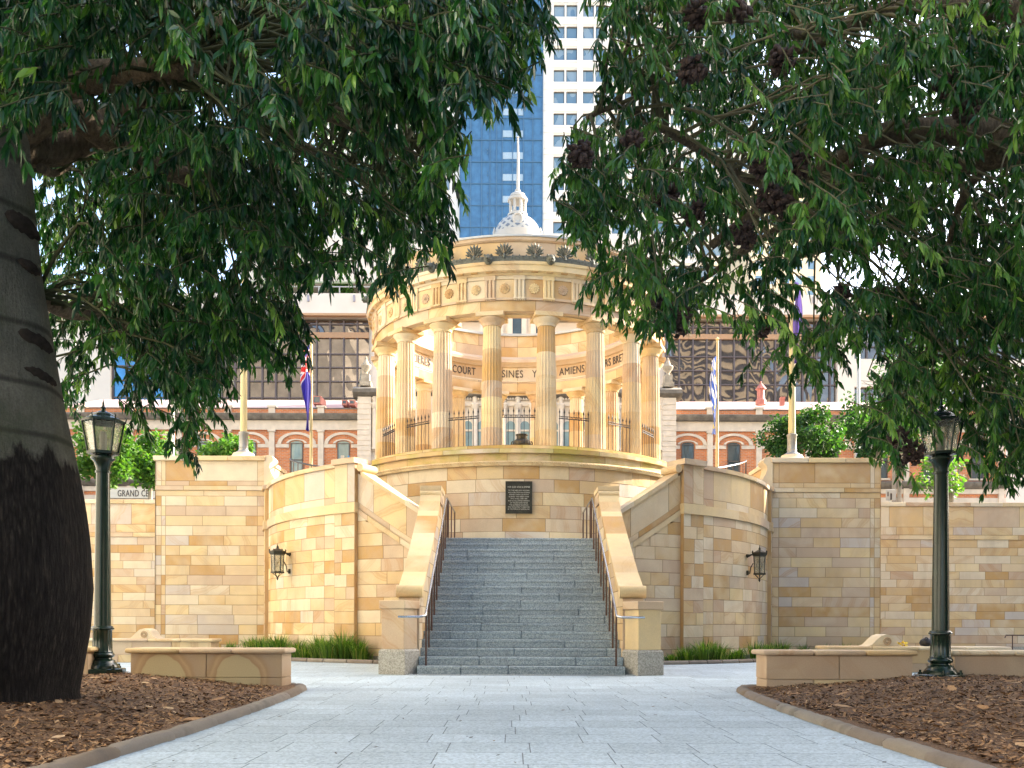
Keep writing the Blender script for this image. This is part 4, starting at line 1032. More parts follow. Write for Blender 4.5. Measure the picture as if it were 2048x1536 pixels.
mb = MB(); mb.extr([(YS-.7, sz(803)+.002),(YS-.98, sz(799)),(YS-1.1, sz(795)),(YS-1.1, sz(788)),(YS-.6, sz(780)),(YS, sz(780)),(YS, sz(803)+.002)], 'x', sx(710), sx(1356)); mb.build('portico_cornice', M['station_dark'], sta)
for k in range(20):
    p = 766+28.2*k; f = MB(); w = 9.*YS/F; z0, z1 = sz(905), sz(856)
    f.poly([(sx(p)+a, YS-.606, z) for a, z in [(-w,z0),(w,z0),(w,z1)]+[(w*math.cos(q), z1+w*math.sin(q)) for q in [PI*j/10 for j in range(1,10)]]+[(-w,z1)]])
    f.m = 1; f.box(sx(p)-w, sx(p)+w, YS-.66, YS-.607, sz(866)-.05, sz(866)+.05)
    f.build('arched_window', [M['st_glass'], M['station_stone']], sta, smooth=0)
def urn(x):
    mb = MB(); mb.box(sx(x-11), sx(x+11), YS-.75, YS-.2, sz(779), sz(770), tone=.5); mb.box(sx(x-8), sx(x+8), YS-.7, YS-.25, sz(770), sz(755), tone=.5)
    mb.lathe([(.16,0),(.10,.08),(.10,.14),(.26,.34),(.30,.46),(.27,.52),(.18,.55),(.16,.6),(.10,.75),(.06,.86),(.07,.9),(.0,1.0)], 14, (sx(x), YS-.47, sz(755))); 
    mb.build('urn', M['urn'], sta)
for x in (733, 1331): urn(x)
# domed clock-less tower rising behind
YT = 55.
def tx(px): return X(px, YT)
def tz(py): return Zh(py, YT)
mb = MB(); mb.box(tx(960), tx(1104), YT-.2, YT+4.5, 9., tz(478)); 
for p in (964, 1000, 1018, 1046, 1064, 1100): mb.box(tx(p-5), tx(p+5), YT-.35, YT-.2, 9., tz(520))
mb.build('tower_wall', M['station_stone'], sta)
for p in (982, 1032, 1082):
    f = MB(); f.quad((tx(p-12),YT-.215,tz(720)),(tx(p+12),YT-.215,tz(720)),(tx(p+12),YT-.215,tz(600)),(tx(p-12),YT-.215,tz(600))); f.build('tower_window', M['tower_glass'] if 'tower_glass' in M else M['st_glass_dk'], sta, smooth=0)
def m_lattice():
    t = NT('lattice_dome'); o = t.n('SeparateXYZ', {0: t.obj()}); an = t.math('ARCTAN2', o.outputs[0], o.outputs[1]); z = o.outputs[2]
    a = t.math('MULTIPLY', an, 14./PI); b = t.math('MULTIPLY', z, 4.6)
    d1 = t.math('ABSOLUTE', t.math('SINE', t.math('MULTIPLY', t.math('ADD', a, b), PI/2))); d2 = t.math('ABSOLUTE', t.math('SINE', t.math('MULTIPLY', t.math('SUBTRACT', a, b), PI/2)))
    m_ = t.math('MULTIPLY', t.ramp(d1, [(.55,0.),(.7,1.)]), t.ramp(d2, [(.55,0.),(.7,1.)]))
    t.base(t.mix(m_, (.42,.415,.38), (.13,.16,.20))); t.rough(.6); t.bump(m_, .5, .05); return t.m
xd = tx(1032.5); yd = YT+1.6; kd = (yd)/F
def dz(py): return CH-(py-HY)*kd
mb = MB(); rd = 46*kd; zd = dz(474)
mb.lathe([(rd*math.cos(q)*1.0, (dz(432)-zd)*math.sin(q)) for q in [PI/2*j/14*.86 for j in range(15)]], 40, (xd, yd, zd), tone=.5)
dm = mb.build('dome', m_lattice(), sta, origin=(xd, yd, zd)); dm.location = (xd, yd-YS, zd-4.95)
mb = MB(); mb.lathe([(rd*1.05,-.6),(rd*1.05,0),(rd*1.0,.04)], 40, (xd,yd,zd)); mb.lathe([(20*kd,dz(434)),(20*kd,dz(430)),(17*kd,dz(428))], 24, (xd,yd,0))
for k in range(8):
    a = k*PI/4+PI/8; mb.lathe([(.10,dz(428)),(.09,dz(404))], 8, (xd+15*kd*math.cos(a), yd+15*kd*math.sin(a), 0))
mb.lathe([(17*kd,dz(405)),(20*kd,dz(403)),(20*kd,dz(399)),(15*kd,dz(397)),(16*kd,dz(395)),(14.5*kd,dz(390)),(9*kd,dz(386.5)),(4.5*kd,dz(385)),(5.5*kd,dz(381)),(3*kd,dz(377)),(2.4*kd,dz(372))], 24, (xd,yd,0))
for s in (0,):
    c = Vector((xd, yd-rd*.93, dz(455))); mb.tube([c+Vector((.28*math.cos(q),0,.30*math.sin(q))) for q in [2*PI*j/18 for j in range(19)]], .07, 6, tone=.5)
    n = len(mb.v); mb.v += [tuple(c+Vector((.22*math.cos(2*PI*j/16), -.0, .24*math.sin(2*PI*j/16)))) for j in range(16)]; mb.face(list(range(n, n+16)))
for s in (-1, 1): mb.lathe([(.08,0),(.12,.2),(.06,.35),(.02,.5)], 8, (xd+s*rd*1.0, yd-.2, zd+.0))
mb.build('dome_lantern', M['white'], sta)
mb = MB(); mb.tube([(xd,yd,dz(374)),(xd+.02,yd,dz(330)),(xd,yd,dz(276))], [.10,.075,.05], 8); mb.lathe([(.0,-.08),(.09,0),(.0,.09)], 8, (xd,yd,dz(275))); mb.build('flagpole', M['white'], sta)
# roof furniture
mb = MB(); xr_, yr_, zr_ = X(1520, YS+4), YS+4, Zh(808, YS+4); 
mb.lathe([(.32,0),(.32,.25),(.24,.34),(.22,.42),(.22,.9),(.34,.92),(.10,1.22),(.05,1.28),(.06,1.34),(.0,1.42)], 8, (xr_,yr_,zr_), rot=.39); mb.build('roof_ventilator', M['roof_pink'], sta, smooth=20)
mb = MB(); mb.box(X(1560,YS+3.5), X(1568,YS+3.5), YS+3.5, YS+3.8, Zh(808,YS+3.5), Zh(795,YS+3.5)); mb.obox((X(1564,YS+3.5), YS+3.6, Zh(794,YS+3.5)), (.13,0,0), (0,.16,0), (0,0,.05)); mb.build('roof_vent_pipe', M['roof_pink'], sta)
for (a, b, c, d) in ((624,640,793,806),(682,692,801,808),(697,708,801,808)):
    f = MB(); Y_ = YS+2.5; f.extr([(Y_, Zh(d+3,Y_)),(Y_+.02, Zh(c,Y_)),(Y_+1.5, Zh(c-2,Y_)),(Y_+1.5, Zh(d+3,Y_))], 'x', X(a,Y_), X(b,Y_)); f.m = 1; f.quad((X(a+2,Y_),Y_-.01,Zh(d,Y_)),(X(b-2,Y_),Y_-.01,Zh(d,Y_)),(X(b-2,Y_),Y_-.002,Zh(c+2,Y_)),(X(a+2,Y_),Y_-.002,Zh(c+2,Y_))); f.build('skylight', [M['roof_pink'], M['st_glass_dk']], sta, smooth=0)
# fascia sign, left wing
mb = MB(); mb.box(sx(212), sx(440), YS-.22, YS-.13, sz(1000), sz(979)); sg = mb.build('fascia_sign', plain('cream_sign', (.72,.68,.56), .7, 0, .05), sta); tag(sg, 'cream fascia board with dark serif-like capital letters')
mb = MB(); vs, fs = text_geo('GRAND CENTRAL', .50, .01); x0 = min(v[0] for v in vs); mb.add(vs, fs, lambda p: (sx(238)+(p[0]-x0)*.64, YS-.232-p[2], sz(991)+p[1])); mb.build('sign_lettering', M['letter'], sg, origin=(0, YS, 4.95))

# ================================================================= glazed podium building
YP = 75.
def px_(p): return X(p, YP)
def pz(p): return Zh(p, YP)
M['pod_glass'] = m_glass('bronze_glass', (.17,.155,.145), .02, .22, .30, .5, .8)
M['pod_blue'] = m_glass('blue_glass', (.06,.20,.36), .03, .06, .3, .5, .5)
pod = thing('podium_building', 'long cream office podium with brown glass curtain wall and roof terrace behind the station', 'building', (0, YP, 4.95))
mb = MB(); xl, xr = px_(-120), px_(2200)
mb.box(xl, xr, YP+.6, YP+22, 4., pz(640)); 
mb.box(xl, xr, YP-.6, YP+22, pz(636), pz(593)); mb.box(xl, xr, YP+3, YP+22, pz(592), pz(545)) if False else None
mb.box(xl, px_(1640), YP+3.5, YP+20, pz(592), pz(570)); mb.box(px_(480), px_(1330), YP-.2, YP+20, pz(568), pz(478))
for (a, b) in ((-120, 220), (1672, 1706)): mb.box(px_(a), px_(b), YP-.15, YP+.6, 4.2, pz(637))
mb.box(px_(1706), px_(2200), YP-.1, YP+.6, pz(772), pz(716)); 
mb.build('wall', M['cream'], pod)
mb = MB(); mb.box(xl, xr, YP-.63, YP-.1, pz(637), pz(632.5)); mb.build('soffit_band', plain('tan_soffit', (.50,.30,.16), .8, 0, .1), pod)
def curtain(a, b, top, bot, pitch, rowz, glass, nm):
    mb = MB(); mb.quad((px_(a),YP+.3,pz(bot)),(px_(b),YP+.3,pz(bot)),(px_(b),YP+.3,pz(top)),(px_(a),YP+.3,pz(top))); 
    k = mb.build('glazing', glass, pod, smooth=0)
    mb = MB(); x = a
    while x <= b+.1: mb.box(px_(x)-.06, px_(x)+.06, YP+.12, YP+.32, pz(bot), pz(top)); x += pitch
    for r in rowz: mb.box(px_(a), px_(b), YP+.16, YP+.31, pz(r)-.045, pz(r)+.045)
    mb.build('mullion_grid', M['mullion'], k)
curtain(222, 440, 640, 800, 27, [664,706,733,762,796], M['pod_blue'], 'b')
curtain(440, 735, 640, 800, 27.2, [648,708,735,763,796], M['pod_glass'], 'l')
curtain(1330, 1672, 640, 806, 27.5, [652,711,739,767,803], M['pod_glass'], 'r')
curtain(1706, 2200, 640, 716, 27.5, [652,690], M['pod_glass'], 'rr'); curtain(1706, 2200, 772, 800, 27.5, [784], M['pod_glass'], 'rr')
mb = MB(); mb.box(px_(440), px_(735), YP+.1, YP+.295, pz(676), pz(665)); mb.box(px_(1330), px_(1672), YP+.1, YP+.295, pz(676), pz(666)); mb.build('spandrel_band', plain('tan_spandrel', (.42,.25,.13), .6, 0, .1), pod)
# terrace: rail, dark recess, wall lights, potted shrubs
mb = MB(); mb.box(xl, px_(1330), YP-.5, YP-.44, pz(580), pz(578))
for k in range(30): x = -100+k*41.; mb.box(px_(x)-.05, px_(x)+.05, YP-.5, YP-.44, pz(593), pz(580))
mb.build('terrace_rail', M['white'], pod)
mb = MB(); mb.quad((xl,YP+3.3,pz(592)),(px_(1330),YP+3.3,pz(592)),(px_(1330),YP+3.3,pz(566)),(xl,YP+3.3,pz(566))); mb.build('terrace_glazing', M['st_glass_dk'], pod, smooth=0)
mb = MB(); mb.box(xl, px_(1330), YP-.4, YP-.3, pz(571.5), pz(567.9)); mb.build('awning_edge', plain('olive_band', (.30,.33,.20), .8, 0, .1), pod)
for p in (525, 618, 709, 1527, 1620):
    mb = MB(); mb.box(px_(p-2), px_(p+2), YP-.72, YP-.6, pz(610), pz(597)); mb.build('wall_light', plain('wall_light_grey', (.33,.31,.34), .5, 0, .1), pod)
# ================================================================= hotel tower
YH = 120.
M['tower_glass'] = m_glass('tower_blue_glass', (.055,.15,.27), .04, .02, .4, .5)
M['hotel_pane'] = None
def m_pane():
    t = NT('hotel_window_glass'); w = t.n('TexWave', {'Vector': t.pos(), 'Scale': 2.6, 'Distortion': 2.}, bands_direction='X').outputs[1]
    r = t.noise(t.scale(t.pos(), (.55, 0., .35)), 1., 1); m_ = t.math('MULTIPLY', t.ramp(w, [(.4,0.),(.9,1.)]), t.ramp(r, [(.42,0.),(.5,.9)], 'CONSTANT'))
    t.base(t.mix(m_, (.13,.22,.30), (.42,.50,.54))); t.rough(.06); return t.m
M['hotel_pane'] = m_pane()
tow = thing('hotel_tower', 'tall cream hotel tower with paired square windows and a blue glass shaft', 'building', (10, YH, 4.95))
def hx(p): return X(p, YH)
def hz(p): return Zh(p, YH)
FP = 43.4
cols_r = [1103.3+58.6*k for k in range(7)]; cols_l = [905-9-58.6*k for k in range(4)]
mb = MB(); zb, zt = 20., hz(-160)
mb.box(hx(1082), hx(1498), YH+.5, YH+24, zb, zt); mb.box(hx(640), hx(917), YH+.5, YH+24, zb, zt)
def facade(edge_a, edge_b, starts, mbx):
    # vertical strips between the windows
    xs = [edge_a]
    for c in starts:
        for o in (0, 25.4): xs += [c+o, c+o+21.8]
    xs.append(edge_b); xs = sorted(xs)
    for i in range(0, len(xs), 2): mbx.box(hx(xs[i]), hx(xs[i+1]), YH-(.0 if i % 4 else .12), YH+.5, zb, zt)
    f = -4
    while True:
        y1 = 8.6+FP*f; y0 = y1+24.; f += 1
        if y0 > 690: break
        for i in range(1, len(xs)-1, 2): mbx.box(hx(xs[i])+.002, hx(xs[i+1])-.002, YH+.02, YH+.5, hz(y1+FP)+.0, hz(y0))
        mbx.box(hx(edge_a), hx(edge_b), YH-.16, YH-.121, hz(y0+4.2), hz(y0+2.6)); mbx.box(hx(edge_a), hx(edge_b), YH-.18, YH-.121, hz(y1-3), hz(y1-5.2))
facade(1082, 1498, cols_r, mb); facade(640, 917, sorted(c-47 for c in cols_l), mb)
mb.build('wall', M['cream_w'], tow)
wm = MB(); ww, wh = 21.8*YH/F, 24.*YH/F
wm.quad((0,.30,0),(ww,.30,0),(ww,.30,wh),(0,.30,wh)); wm.m = 1
for (a, b, c, d) in ((0,.07,0,wh),(ww-.07,ww,0,wh),(.07,ww-.07,0,.09),(.07,ww-.07,wh-.08,wh)): wm.box(a, b, .18, .298, c, d)
allw = []
for f in range(-3, 15):
    for c in cols_r+[c-47 for c in cols_l]:
        for o in (0, 25.4): allw.append((abs(c+o-1130)+abs(8.6+FP*f-200)*.8, hx(c+o), hz(8.6+FP*f+24.)))
allw.sort(); w0 = None; rest = MB()
for i, (_, x, z) in enumerate(allw):
    if i < 99:
        if w0 is None: w0 = o = wm.build('window', [M['hotel_pane'], M['dkframe']], tow, origin='local', smooth=0)
        else: o = dup(w0, tow)
        o.location = (x-10, 0, z-4.95)
    else:
        b = len(rest.v); rest.v += [(p[0]+x, p[1]+YH, p[2]+z) for p in wm.v]
        for fc, mi in zip(wm.f, wm.mi): rest.m = mi; rest.face([b+k for k in fc])
o = rest.build('outer_windows', [M['hotel_pane'], M['dkframe']], tow, smooth=0); o['kind'] = 'stuff'
# blue glass shaft
mb = MB(); mb.box(hx(917), hx(1082), YH-.6, YH+20, zb, zt); gs = mb.build('glass_shaft', M['tower_glass'], tow, smooth=0)
mb = MB()
for p in (917.5, 938.5, 960.5, 977, 990, 1001.5, 1022, 1032, 1043.5, 1062, 1081.5): mb.box(hx(p)-.055, hx(p)+.055, YH-.72, YH-.6, zb, zt)
f = -4
while 25+FP*f < 690: 
    mb.box(hx(917), hx(1082), YH-.7, YH-.6, hz(25+FP*f)-.05, hz(25+FP*f)+.05); f += 1
for f in range(-2, 11): mb.box(hx(971.5), hx(973.3), YH-.68, YH-.604, hz(223+FP*f+3), hz(223+FP*f)); mb.box(hx(971.5), hx(973.3), YH-.68, YH-.604, hz(223+FP*f-4), hz(223+FP*f-7))
mb.build('mullion_grid', plain('blue_mullion', (.07,.15,.235), .5, .2, .1), gs, origin=(10, YH, 4.95))
pm = plain('pale_blue_panel', (.33,.42,.48), .3, 0, .15)
for f in range(-2, 11):
    mb = MB(); mb.box(hx(1002.5), hx(1042.5), YH-.66, YH-.604, hz(223+FP*f+13), hz(223+FP*f)); mb.build('lift_lobby_panel', pm, gs, origin=(10, YH, 4.95))
# plain cream block beyond, right
ob = thing('cream_office_block', 'cream office block with blue windows seen through the right tree', 'building', (36, 110, 4.95))
Yo = 104.
mb = MB(); mb.box(X(1498,Yo), X(1640,Yo), Yo, Yo+14, 5., Zh(385,Yo)); mb.box(X(1496,Yo), X(1642,Yo), Yo-.3, Yo, Zh(388,Yo), Zh(378,Yo)); mb.build('wall', plain('yellow_cream', (.70,.58,.38), .8, 0, .06, .4), ob)
for i in range(5):
    for j in range(8):
        f = MB(); a = 1508+26*i; z = 400+30*j; f.quad((X(a,Yo),Yo-.02,Zh(z+17,Yo)),(X(a+16,Yo),Yo-.02,Zh(z+17,Yo)),(X(a+16,Yo),Yo-.02,Zh(z,Yo)),(X(a,Yo),Yo-.02,Zh(z,Yo))); f.build('window', M['hotel_pane'], ob, smooth=0)
# ================================================================= flagpoles, flags, street lights
def big_pole(px, lab):
    Y = 27.2; x = X(px, Y); t = thing('flagpole', lab, 'flagpole', (x, Y, 5.63))
    mb = MB(); mb.lathe([(.52,0),(.52,.06),(.46,.08),(.44,.16),(.34,.22),(.30,.30)], 28, (x,Y,5.63), tone=.62); mb.build('stone_base', M['stone_pale'], t)
    mb = MB(); mb.lathe([(.24,.30),(.22,.34),(.15,.38),(.135,.44),(.145,.46),(.135,.50),(.135,.86),(.15,.88),(.15,.92),(.12,.94)], 24, (x,Y,5.63)); mb.build('bronze_socket', plain('socket_metal', (.25,.25,.24), .4, .5, .2), t)
    mb = MB(); mb.lathe([(.105,.94),(.092,3.5),(.05,6.6),(.0,6.75)], 20, (x,Y,5.63)); mb.build('pole', M['gold_pole'], t)
big_pole(486, 'stout cream flagpole on the left pier block'); big_pole(1582.5, 'stout cream flagpole on the right pier block')
def thin_pole(px, Y, top, lab, z0=4.7, r=.055, mat='gold_pole'):
    x = X(px, Y); t = thing('flagpole', lab, 'flagpole', (x, Y, z0)); mb = MB(); mb.lathe([(r,0),(r*.75,Zh(top,Y)-z0)], 12, (x,Y,z0)); mb.build('pole', M[mat], t)
    mb = MB(); mb.lathe([(.0,-.07),(.07,0),(.0,.08)], 10, (x,Y,Zh(top,Y)+.05)); mb.build('finial', M[mat], t)
thin_pole(621, 30., 684, 'slim pole holding a limp dark blue flag left of the rotunda'); thin_pole(1433, 30., 680, 'slim pole holding a limp blue and white flag right of the rotunda'); thin_pole(345, 31., 760, 'slim white pole behind the left pier block', mat='pole_white')
def flag(name, lab, px, Y, ytop, ybot, wpx, mat, sgn=-1):
    # limp cloth hanging in folds from its hoist
    mb = MB(); x0 = X(px, Y); zt, zb = Zh(ytop, Y), Zh(ybot, Y); nu, nv = 28, 36; W = wpx*Y/F
    for j in range(nv+1):
        v = j/nv
        for i in range(nu+1):
            u = i/nu; wd = W*(.55+.45*math.sin(PI*min(1, v*1.1+.1))*(.9)+.10*math.sin(7*v)); fold = math.sin(u*11+v*2.5)*.10*(.25+.75*u)
            droop = .0 if True else 0
            x = x0+sgn*(.03+wd*(u**.8)*(1-.25*v)+.03*math.sin(9*v+4*u)); y = Y-.06+fold; z = zt+(zb-zt)*v-(.22*u*(1-v))
            mb.v.append((x, y, z))
    for j in range(nv):
        for i in range(nu):
            b = j*(nu+1)+i; mb.face((b, b+1, b+nu+2, b+nu+1), ea=[(i/nu, j/nv), ((i+1)/nu, j/nv), ((i+1)/nu, (j+1)/nv), (i/nu, (j+1)/nv)])
    o = mb.build(name, mat, origin=(x0, Y, zt), smooth=180, fix=False); return tag(o, lab, 'flag')
def m_flag(kind):
    t = NT('flag_'+kind); uv = t.n('SeparateXYZ', {0: t.n('UVMap', uv_map='ea').outputs[0]}); u, v = uv.outputs[0], uv.outputs[1]
    blue = (.045,.035,.30)
    if kind == 'ensign':
        # folded corner with red and white crossing bars above, plain blue below
        d1 = t.math('ABSOLUTE', t.math('SUBTRACT', t.math('ADD', v, t.math('MULTIPLY', u, .32)), .30)); d2 = t.math('ABSOLUTE', t.math('SUBTRACT', t.math('SUBTRACT', v, t.math('MULTIPLY', u, .30)), .10)); d3 = t.math('ABSOLUTE', t.math('SUBTRACT', v, .24))
        d = t.math('MINIMUM', t.math('MINIMUM', d1, d2), d3)
        c = t.ramp(d, [(0,(.62,.05,.05)),(.028,(.80,.78,.78)),(.058,blue)], 'CONSTANT'); c = t.mix(t.math('GREATER_THAN', v, .46), c, blue)
    elif kind == 'stripes':
        s_ = t.math('SINE', t.math('ADD', t.math('MULTIPLY', u, 17.), t.math('MULTIPLY', v, 34.))); c = t.mix(t.math('GREATER_THAN', s_, -.1), (.80,.80,.82), (.06,.12,.42)); c = t.mix(t.math('GREATER_THAN', v, .62), c, (.13,.20,.50))
        vo = t.n('TexVoronoi', {'Vector': t.n('CombineXYZ', {0: t.math('MULTIPLY', u, 3.), 1: t.math('MULTIPLY', v, 9.)}), 'Scale': 1.}).outputs[0]; c = t.mix(t.math('LESS_THAN', vo, .24), c, (.78,.66,.08))
    else: c = t.mix(.0, (.10,.07,.26), (.1,.1,.3))
    t.base(c); t.rough(.8); tr = t.n('BsdfTranslucent', {'Color': c}); mx = t.n('MixShader', {0: .35, 1: t.b.outputs[0], 2: tr.outputs[0]}); t.set(t.out.inputs[0], mx.outputs[0]); return t.m
flag('hanging_flag', 'limp blue flag with red and white crosses at its top, left of the rotunda', 620, 29.9, 692, 864, 17, m_flag('ensign'))
flag('hanging_flag', 'limp blue and white striped flag with yellow spots, right of the rotunda', 1432, 29.9, 712, 868, 15, m_flag('stripes'))
mp = m_flag('purple')
flag('hanging_flag', 'long narrow purple flag hanging from the right stout flagpole among leaves', 1583, 27.1, 560, 726, 15, mp, 1); flag('hanging_flag', 'purple flag hanging from the left stout flagpole among leaves', 487, 27.1, 560, 716, 17, mp, 1)
def street_light(px, Y, top):
    x = X(px, Y); t = thing('street_light', 'tall grey street light with two flat lamp heads right of the flagpole', 'street light', (x, Y, 4.95)); zt = Zh(top, Y)
    g = plain('galvanised', (.42,.44,.45), .45, .3, .1)
    mb = MB(); mb.lathe([(.11,0),(.06,zt-4.95)], 14, (x,Y,4.95)); mb.build('pole', g, t)
    for s in (-1, 1):
        mb = MB(); mb.tube([(x,Y,zt-.1),(x+s*.25,Y,zt-.02)], .035, 6); mb.extr([(-.04,-.05),(.36,-.02),(.40,.03),(.3,.07),(-.02,.05)] and [(x+s*(.22+p), zt-.02+q) for p, q in ((0,-.04),(.30,-.01),(.34,.03),(.26,.06),(0,.05))], 'y', Y-.13, Y+.13); mb.build('lamp_head', g, t)
street_light(1715, 40., 678)
def sign_panel():
    Y = 33.5; x = X(1781, Y); t = thing('small_sign', 'small white square sign with a dark upright mark above the right retaining wall', 'sign', (x, Y, 4.95)); 
    mb = MB(); mb.box(X(1771,Y), X(1791,Y), Y, Y+.04, Zh(998,Y), Zh(976,Y)); mb.build('sign_plate', M['white'], t, bev=.02)
    mb = MB(); mb.box(X(1779.5,Y), X(1783,Y), Y-.012, Y-.001, Zh(997,Y), Zh(984,Y)); mb.box(X(1774,Y), X(1776,Y), Y-.012, Y-.001, Zh(990,Y), Zh(981,Y)); mb.build('sign_mark', M['letter'], t)
    mb = MB(); mb.box(x-.03, x+.03, Y+.041, Y+.09, 4.95, Zh(990,Y)); mb.build('sign_post', M['pole_white'], t)
sign_panel()
t = thing('standing_panel', 'small white upright panel with a blue strip just left of the drum railing', 'panel', (X(687,28.), 28., 4.7)); mb = MB(); mb.box(X(680,28.), X(687,28.), 28., 28.05, 4.7, Zh(912,28.)); mb.build('panel', M['white'], t); mb = MB(); mb.box(X(694,28.), X(697,28.), 28.02, 28.06, 4.7, Zh(912,28.)); mb.build('blue_strip', plain('blue_strip', (.05,.25,.55), .5, 0, .1), t)
# small rail at the far right edge of the plaza
t = thing('handrail', 'short low metal handrail at the right edge in front of the retaining wall', 'handrail', (X(2030,26.), 26., 0)); mb = MB(); Y = 26.
mb.tube([(X(2010,Y),Y,Zh(1272,Y)),(X(2012,Y),Y,Zh(1267,Y)),(X(2120,Y),Y,Zh(1267,Y))], .02, 6)
mb.build('top_rail', M['rail_brown'], t)
for p in (2025, 2100): mb = MB(); mb.tube([(X(p,Y),Y,0),(X(p,Y),Y,Zh(1267,Y))], .015, 6); mb.build('post', M['rail_brown'], t)

# ================================================================= unseen buildings added beside the square to bounce and block light
def added_flank(x0, x1, y0, y1, h, lab, c, face):
    t = thing('added_flank_building', lab, 'building', ((x0+x1)/2, (y0+y1)/2, 0))
    mb = MB(); mb.box(x0, x1, y0, y1, 0, h); mb.build('wall', plain('added_flank_wall', c, .85, 0, .08, .4), t)
    mb = MB(); z = 4.
    while z < h-3:
        y = y0+2.
        while y < y1-3: 
            xf = x1+.03 if face > 0 else x0-.03
            mb.quad((xf,y,z),(xf,y+1.4,z),(xf,y+1.4,z+1.7),(xf,y,z+1.7)); y += 4.4
        z += 4.2
    o = mb.build('windows', M['st_glass'], t, smooth=0); o['kind'] = 'stuff'
added_flank(-40., -21., -24., 32., 40., 'unseen cream building added left of the square to bounce sunlight onto the walls', (.50,.46,.385), 1)  # added as a bounce surface for the left walls
added_flank(26., 42., -24., 13.2, 20.5, 'unseen dark brown building added right of the square near its front to block sun and sky', (.24,.21,.18), -1)  # added to shade the right side; gap after it lets sun through
added_flank(26., 42., 16.6, 32.6, 24., 'unseen dark grey building added right of the square beside the memorial to block sun and sky', (.22,.21,.20), -1)  # added sun blocker, sized to keep stairs and right wing in shade

def banded(x0, x1, y0, y1, h, lab):  # unseen towers added so the podium glass has something to reflect
    t = thing('added_reflection_tower', lab, 'building', ((x0+x1)/2, (y0+y1)/2, 0))
    mb = MB(); mb.box(x0, x1, y0, y1, 0, h); mb.build('wall', plain('banded_dark', (.05,.05,.06), .4, 0, .1, .4), t)
    mb = MB(); z = 2.
    while z < h-1: mb.box(x0-.2, x1+.2, y0-.2, y1+.2, z, z+1.6); z += 3.6
    o = mb.build('floor_bands', plain('banded_cream', (.50,.42,.30), .85, 0, .08, .4), t); o['kind'] = 'stuff'
banded(-64., -30., -100., -72., 78., 'cream and dark banded tower added behind the viewer at left for the glass reflections')
banded(34., 70., -100., -72., 84., 'cream and dark banded tower added behind the viewer at right for the glass reflections')
# ================================================================= trees
M['leaf'] = m_leaf('bottle_tree_leaf', [(0,(.004,.026,.013)),(.3,(.009,.049,.016)),(.6,(.020,.088,.018)),(.85,(.06,.16,.026)),(1,(.15,.27,.05))], .28, .28, .34)
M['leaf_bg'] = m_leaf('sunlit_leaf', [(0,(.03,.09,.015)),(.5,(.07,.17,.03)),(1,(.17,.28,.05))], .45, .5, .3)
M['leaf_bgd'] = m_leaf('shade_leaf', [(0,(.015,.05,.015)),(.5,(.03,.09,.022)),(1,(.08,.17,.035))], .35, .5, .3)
def m_bark(zsplit=None):
    t = NT('bark_lower_dark' if zsplit else 'bark'); p = t.pos(); n = t.noise(t.scale(p, (9., 9., 1.6)), 3.2, 6, .7); n2 = t.noise(p, 1.6, 5, .6); fine = t.noise(p, 45., 4, .7)
    if zsplit:
        z = t.n('SeparateXYZ', {0: p}).outputs[2]; e = t.math('ADD', z, t.math('MULTIPLY', t.math('SUBTRACT', t.noise(t.scale(p,(3.,3.,1.)), 1.6, 6, .7), .5), .75))
        up = t.ramp(t.n('MapRange', {0: e, 1: zsplit-.05, 2: zsplit+.06}).outputs[0], [(0,0.),(1,1.)])
        vc = t.n('TexVoronoi', {'Vector': t.scale(p, (30., 30., 2.6)), 'Scale': 1.}, feature='DISTANCE_TO_EDGE').outputs[0]; crack = t.ramp(vc, [(.0,0.),(.16,1.)])
        lo = t.ramp(n, [(.3,(.006,.005,.005)),(.55,(.020,.017,.015)),(.8,(.060,.050,.040))]); lo = t.mix(1., lo, t.ramp(vc, [(0,.55),(.25,1.15)]), 'MULTIPLY')
        hi = t.ramp(n2, [(.3,(.085,.085,.070)),(.55,(.14,.135,.11)),(.8,(.21,.20,.165))]); 
        ring = t.n('TexWave', {'Vector': t.scale(p,(.25,.25,1.)), 'Scale': .62, 'Distortion': 3., 'Detail': 3.}, bands_direction='Z').outputs[1]
        hi = t.mix(t.ramp(ring, [(.0,.75),(.06,0.)]), hi, (.03,.026,.022)); hi = t.mix(.6, hi, t.ramp(fine, [(.3,.5),(.7,1.2)]), 'MULTIPLY'); hi = t.mix(.35, hi, t.ramp(n, [(.35,.55),(.65,1.15)]), 'MULTIPLY'); hi = t.mix(t.ramp(t.noise(p, .9, 5, .7), [(.48,0.),(.7,.6)]), hi, (.055,.068,.035))
        c = t.mix(up, lo, hi)
    else: c = t.ramp(n, [(.3,(.055,.043,.03)),(.55,(.15,.115,.078)),(.8,(.26,.205,.14))])
    t.base(c); t.rough(.95); t.b.inputs['Specular IOR Level'].default_value = .15; t.bump(t.math('ADD', n, t.math('MULTIPLY', fine, .4)), .9, .03); return t.m
M['bark'] = m_bark(); M['bark_l'] = m_bark(2.35)
M['pod'] = plain('seed_pod', (.034,.017,.012), .75, 0, .5, 30.)
M['twig_pale'] = plain('pale_twig', (.13,.12,.07), .8, 0, .3, 9., 0., .1)
M['twig'] = plain('twig', (.055,.06,.03), .8, 0, .3, 9., 0., .1)

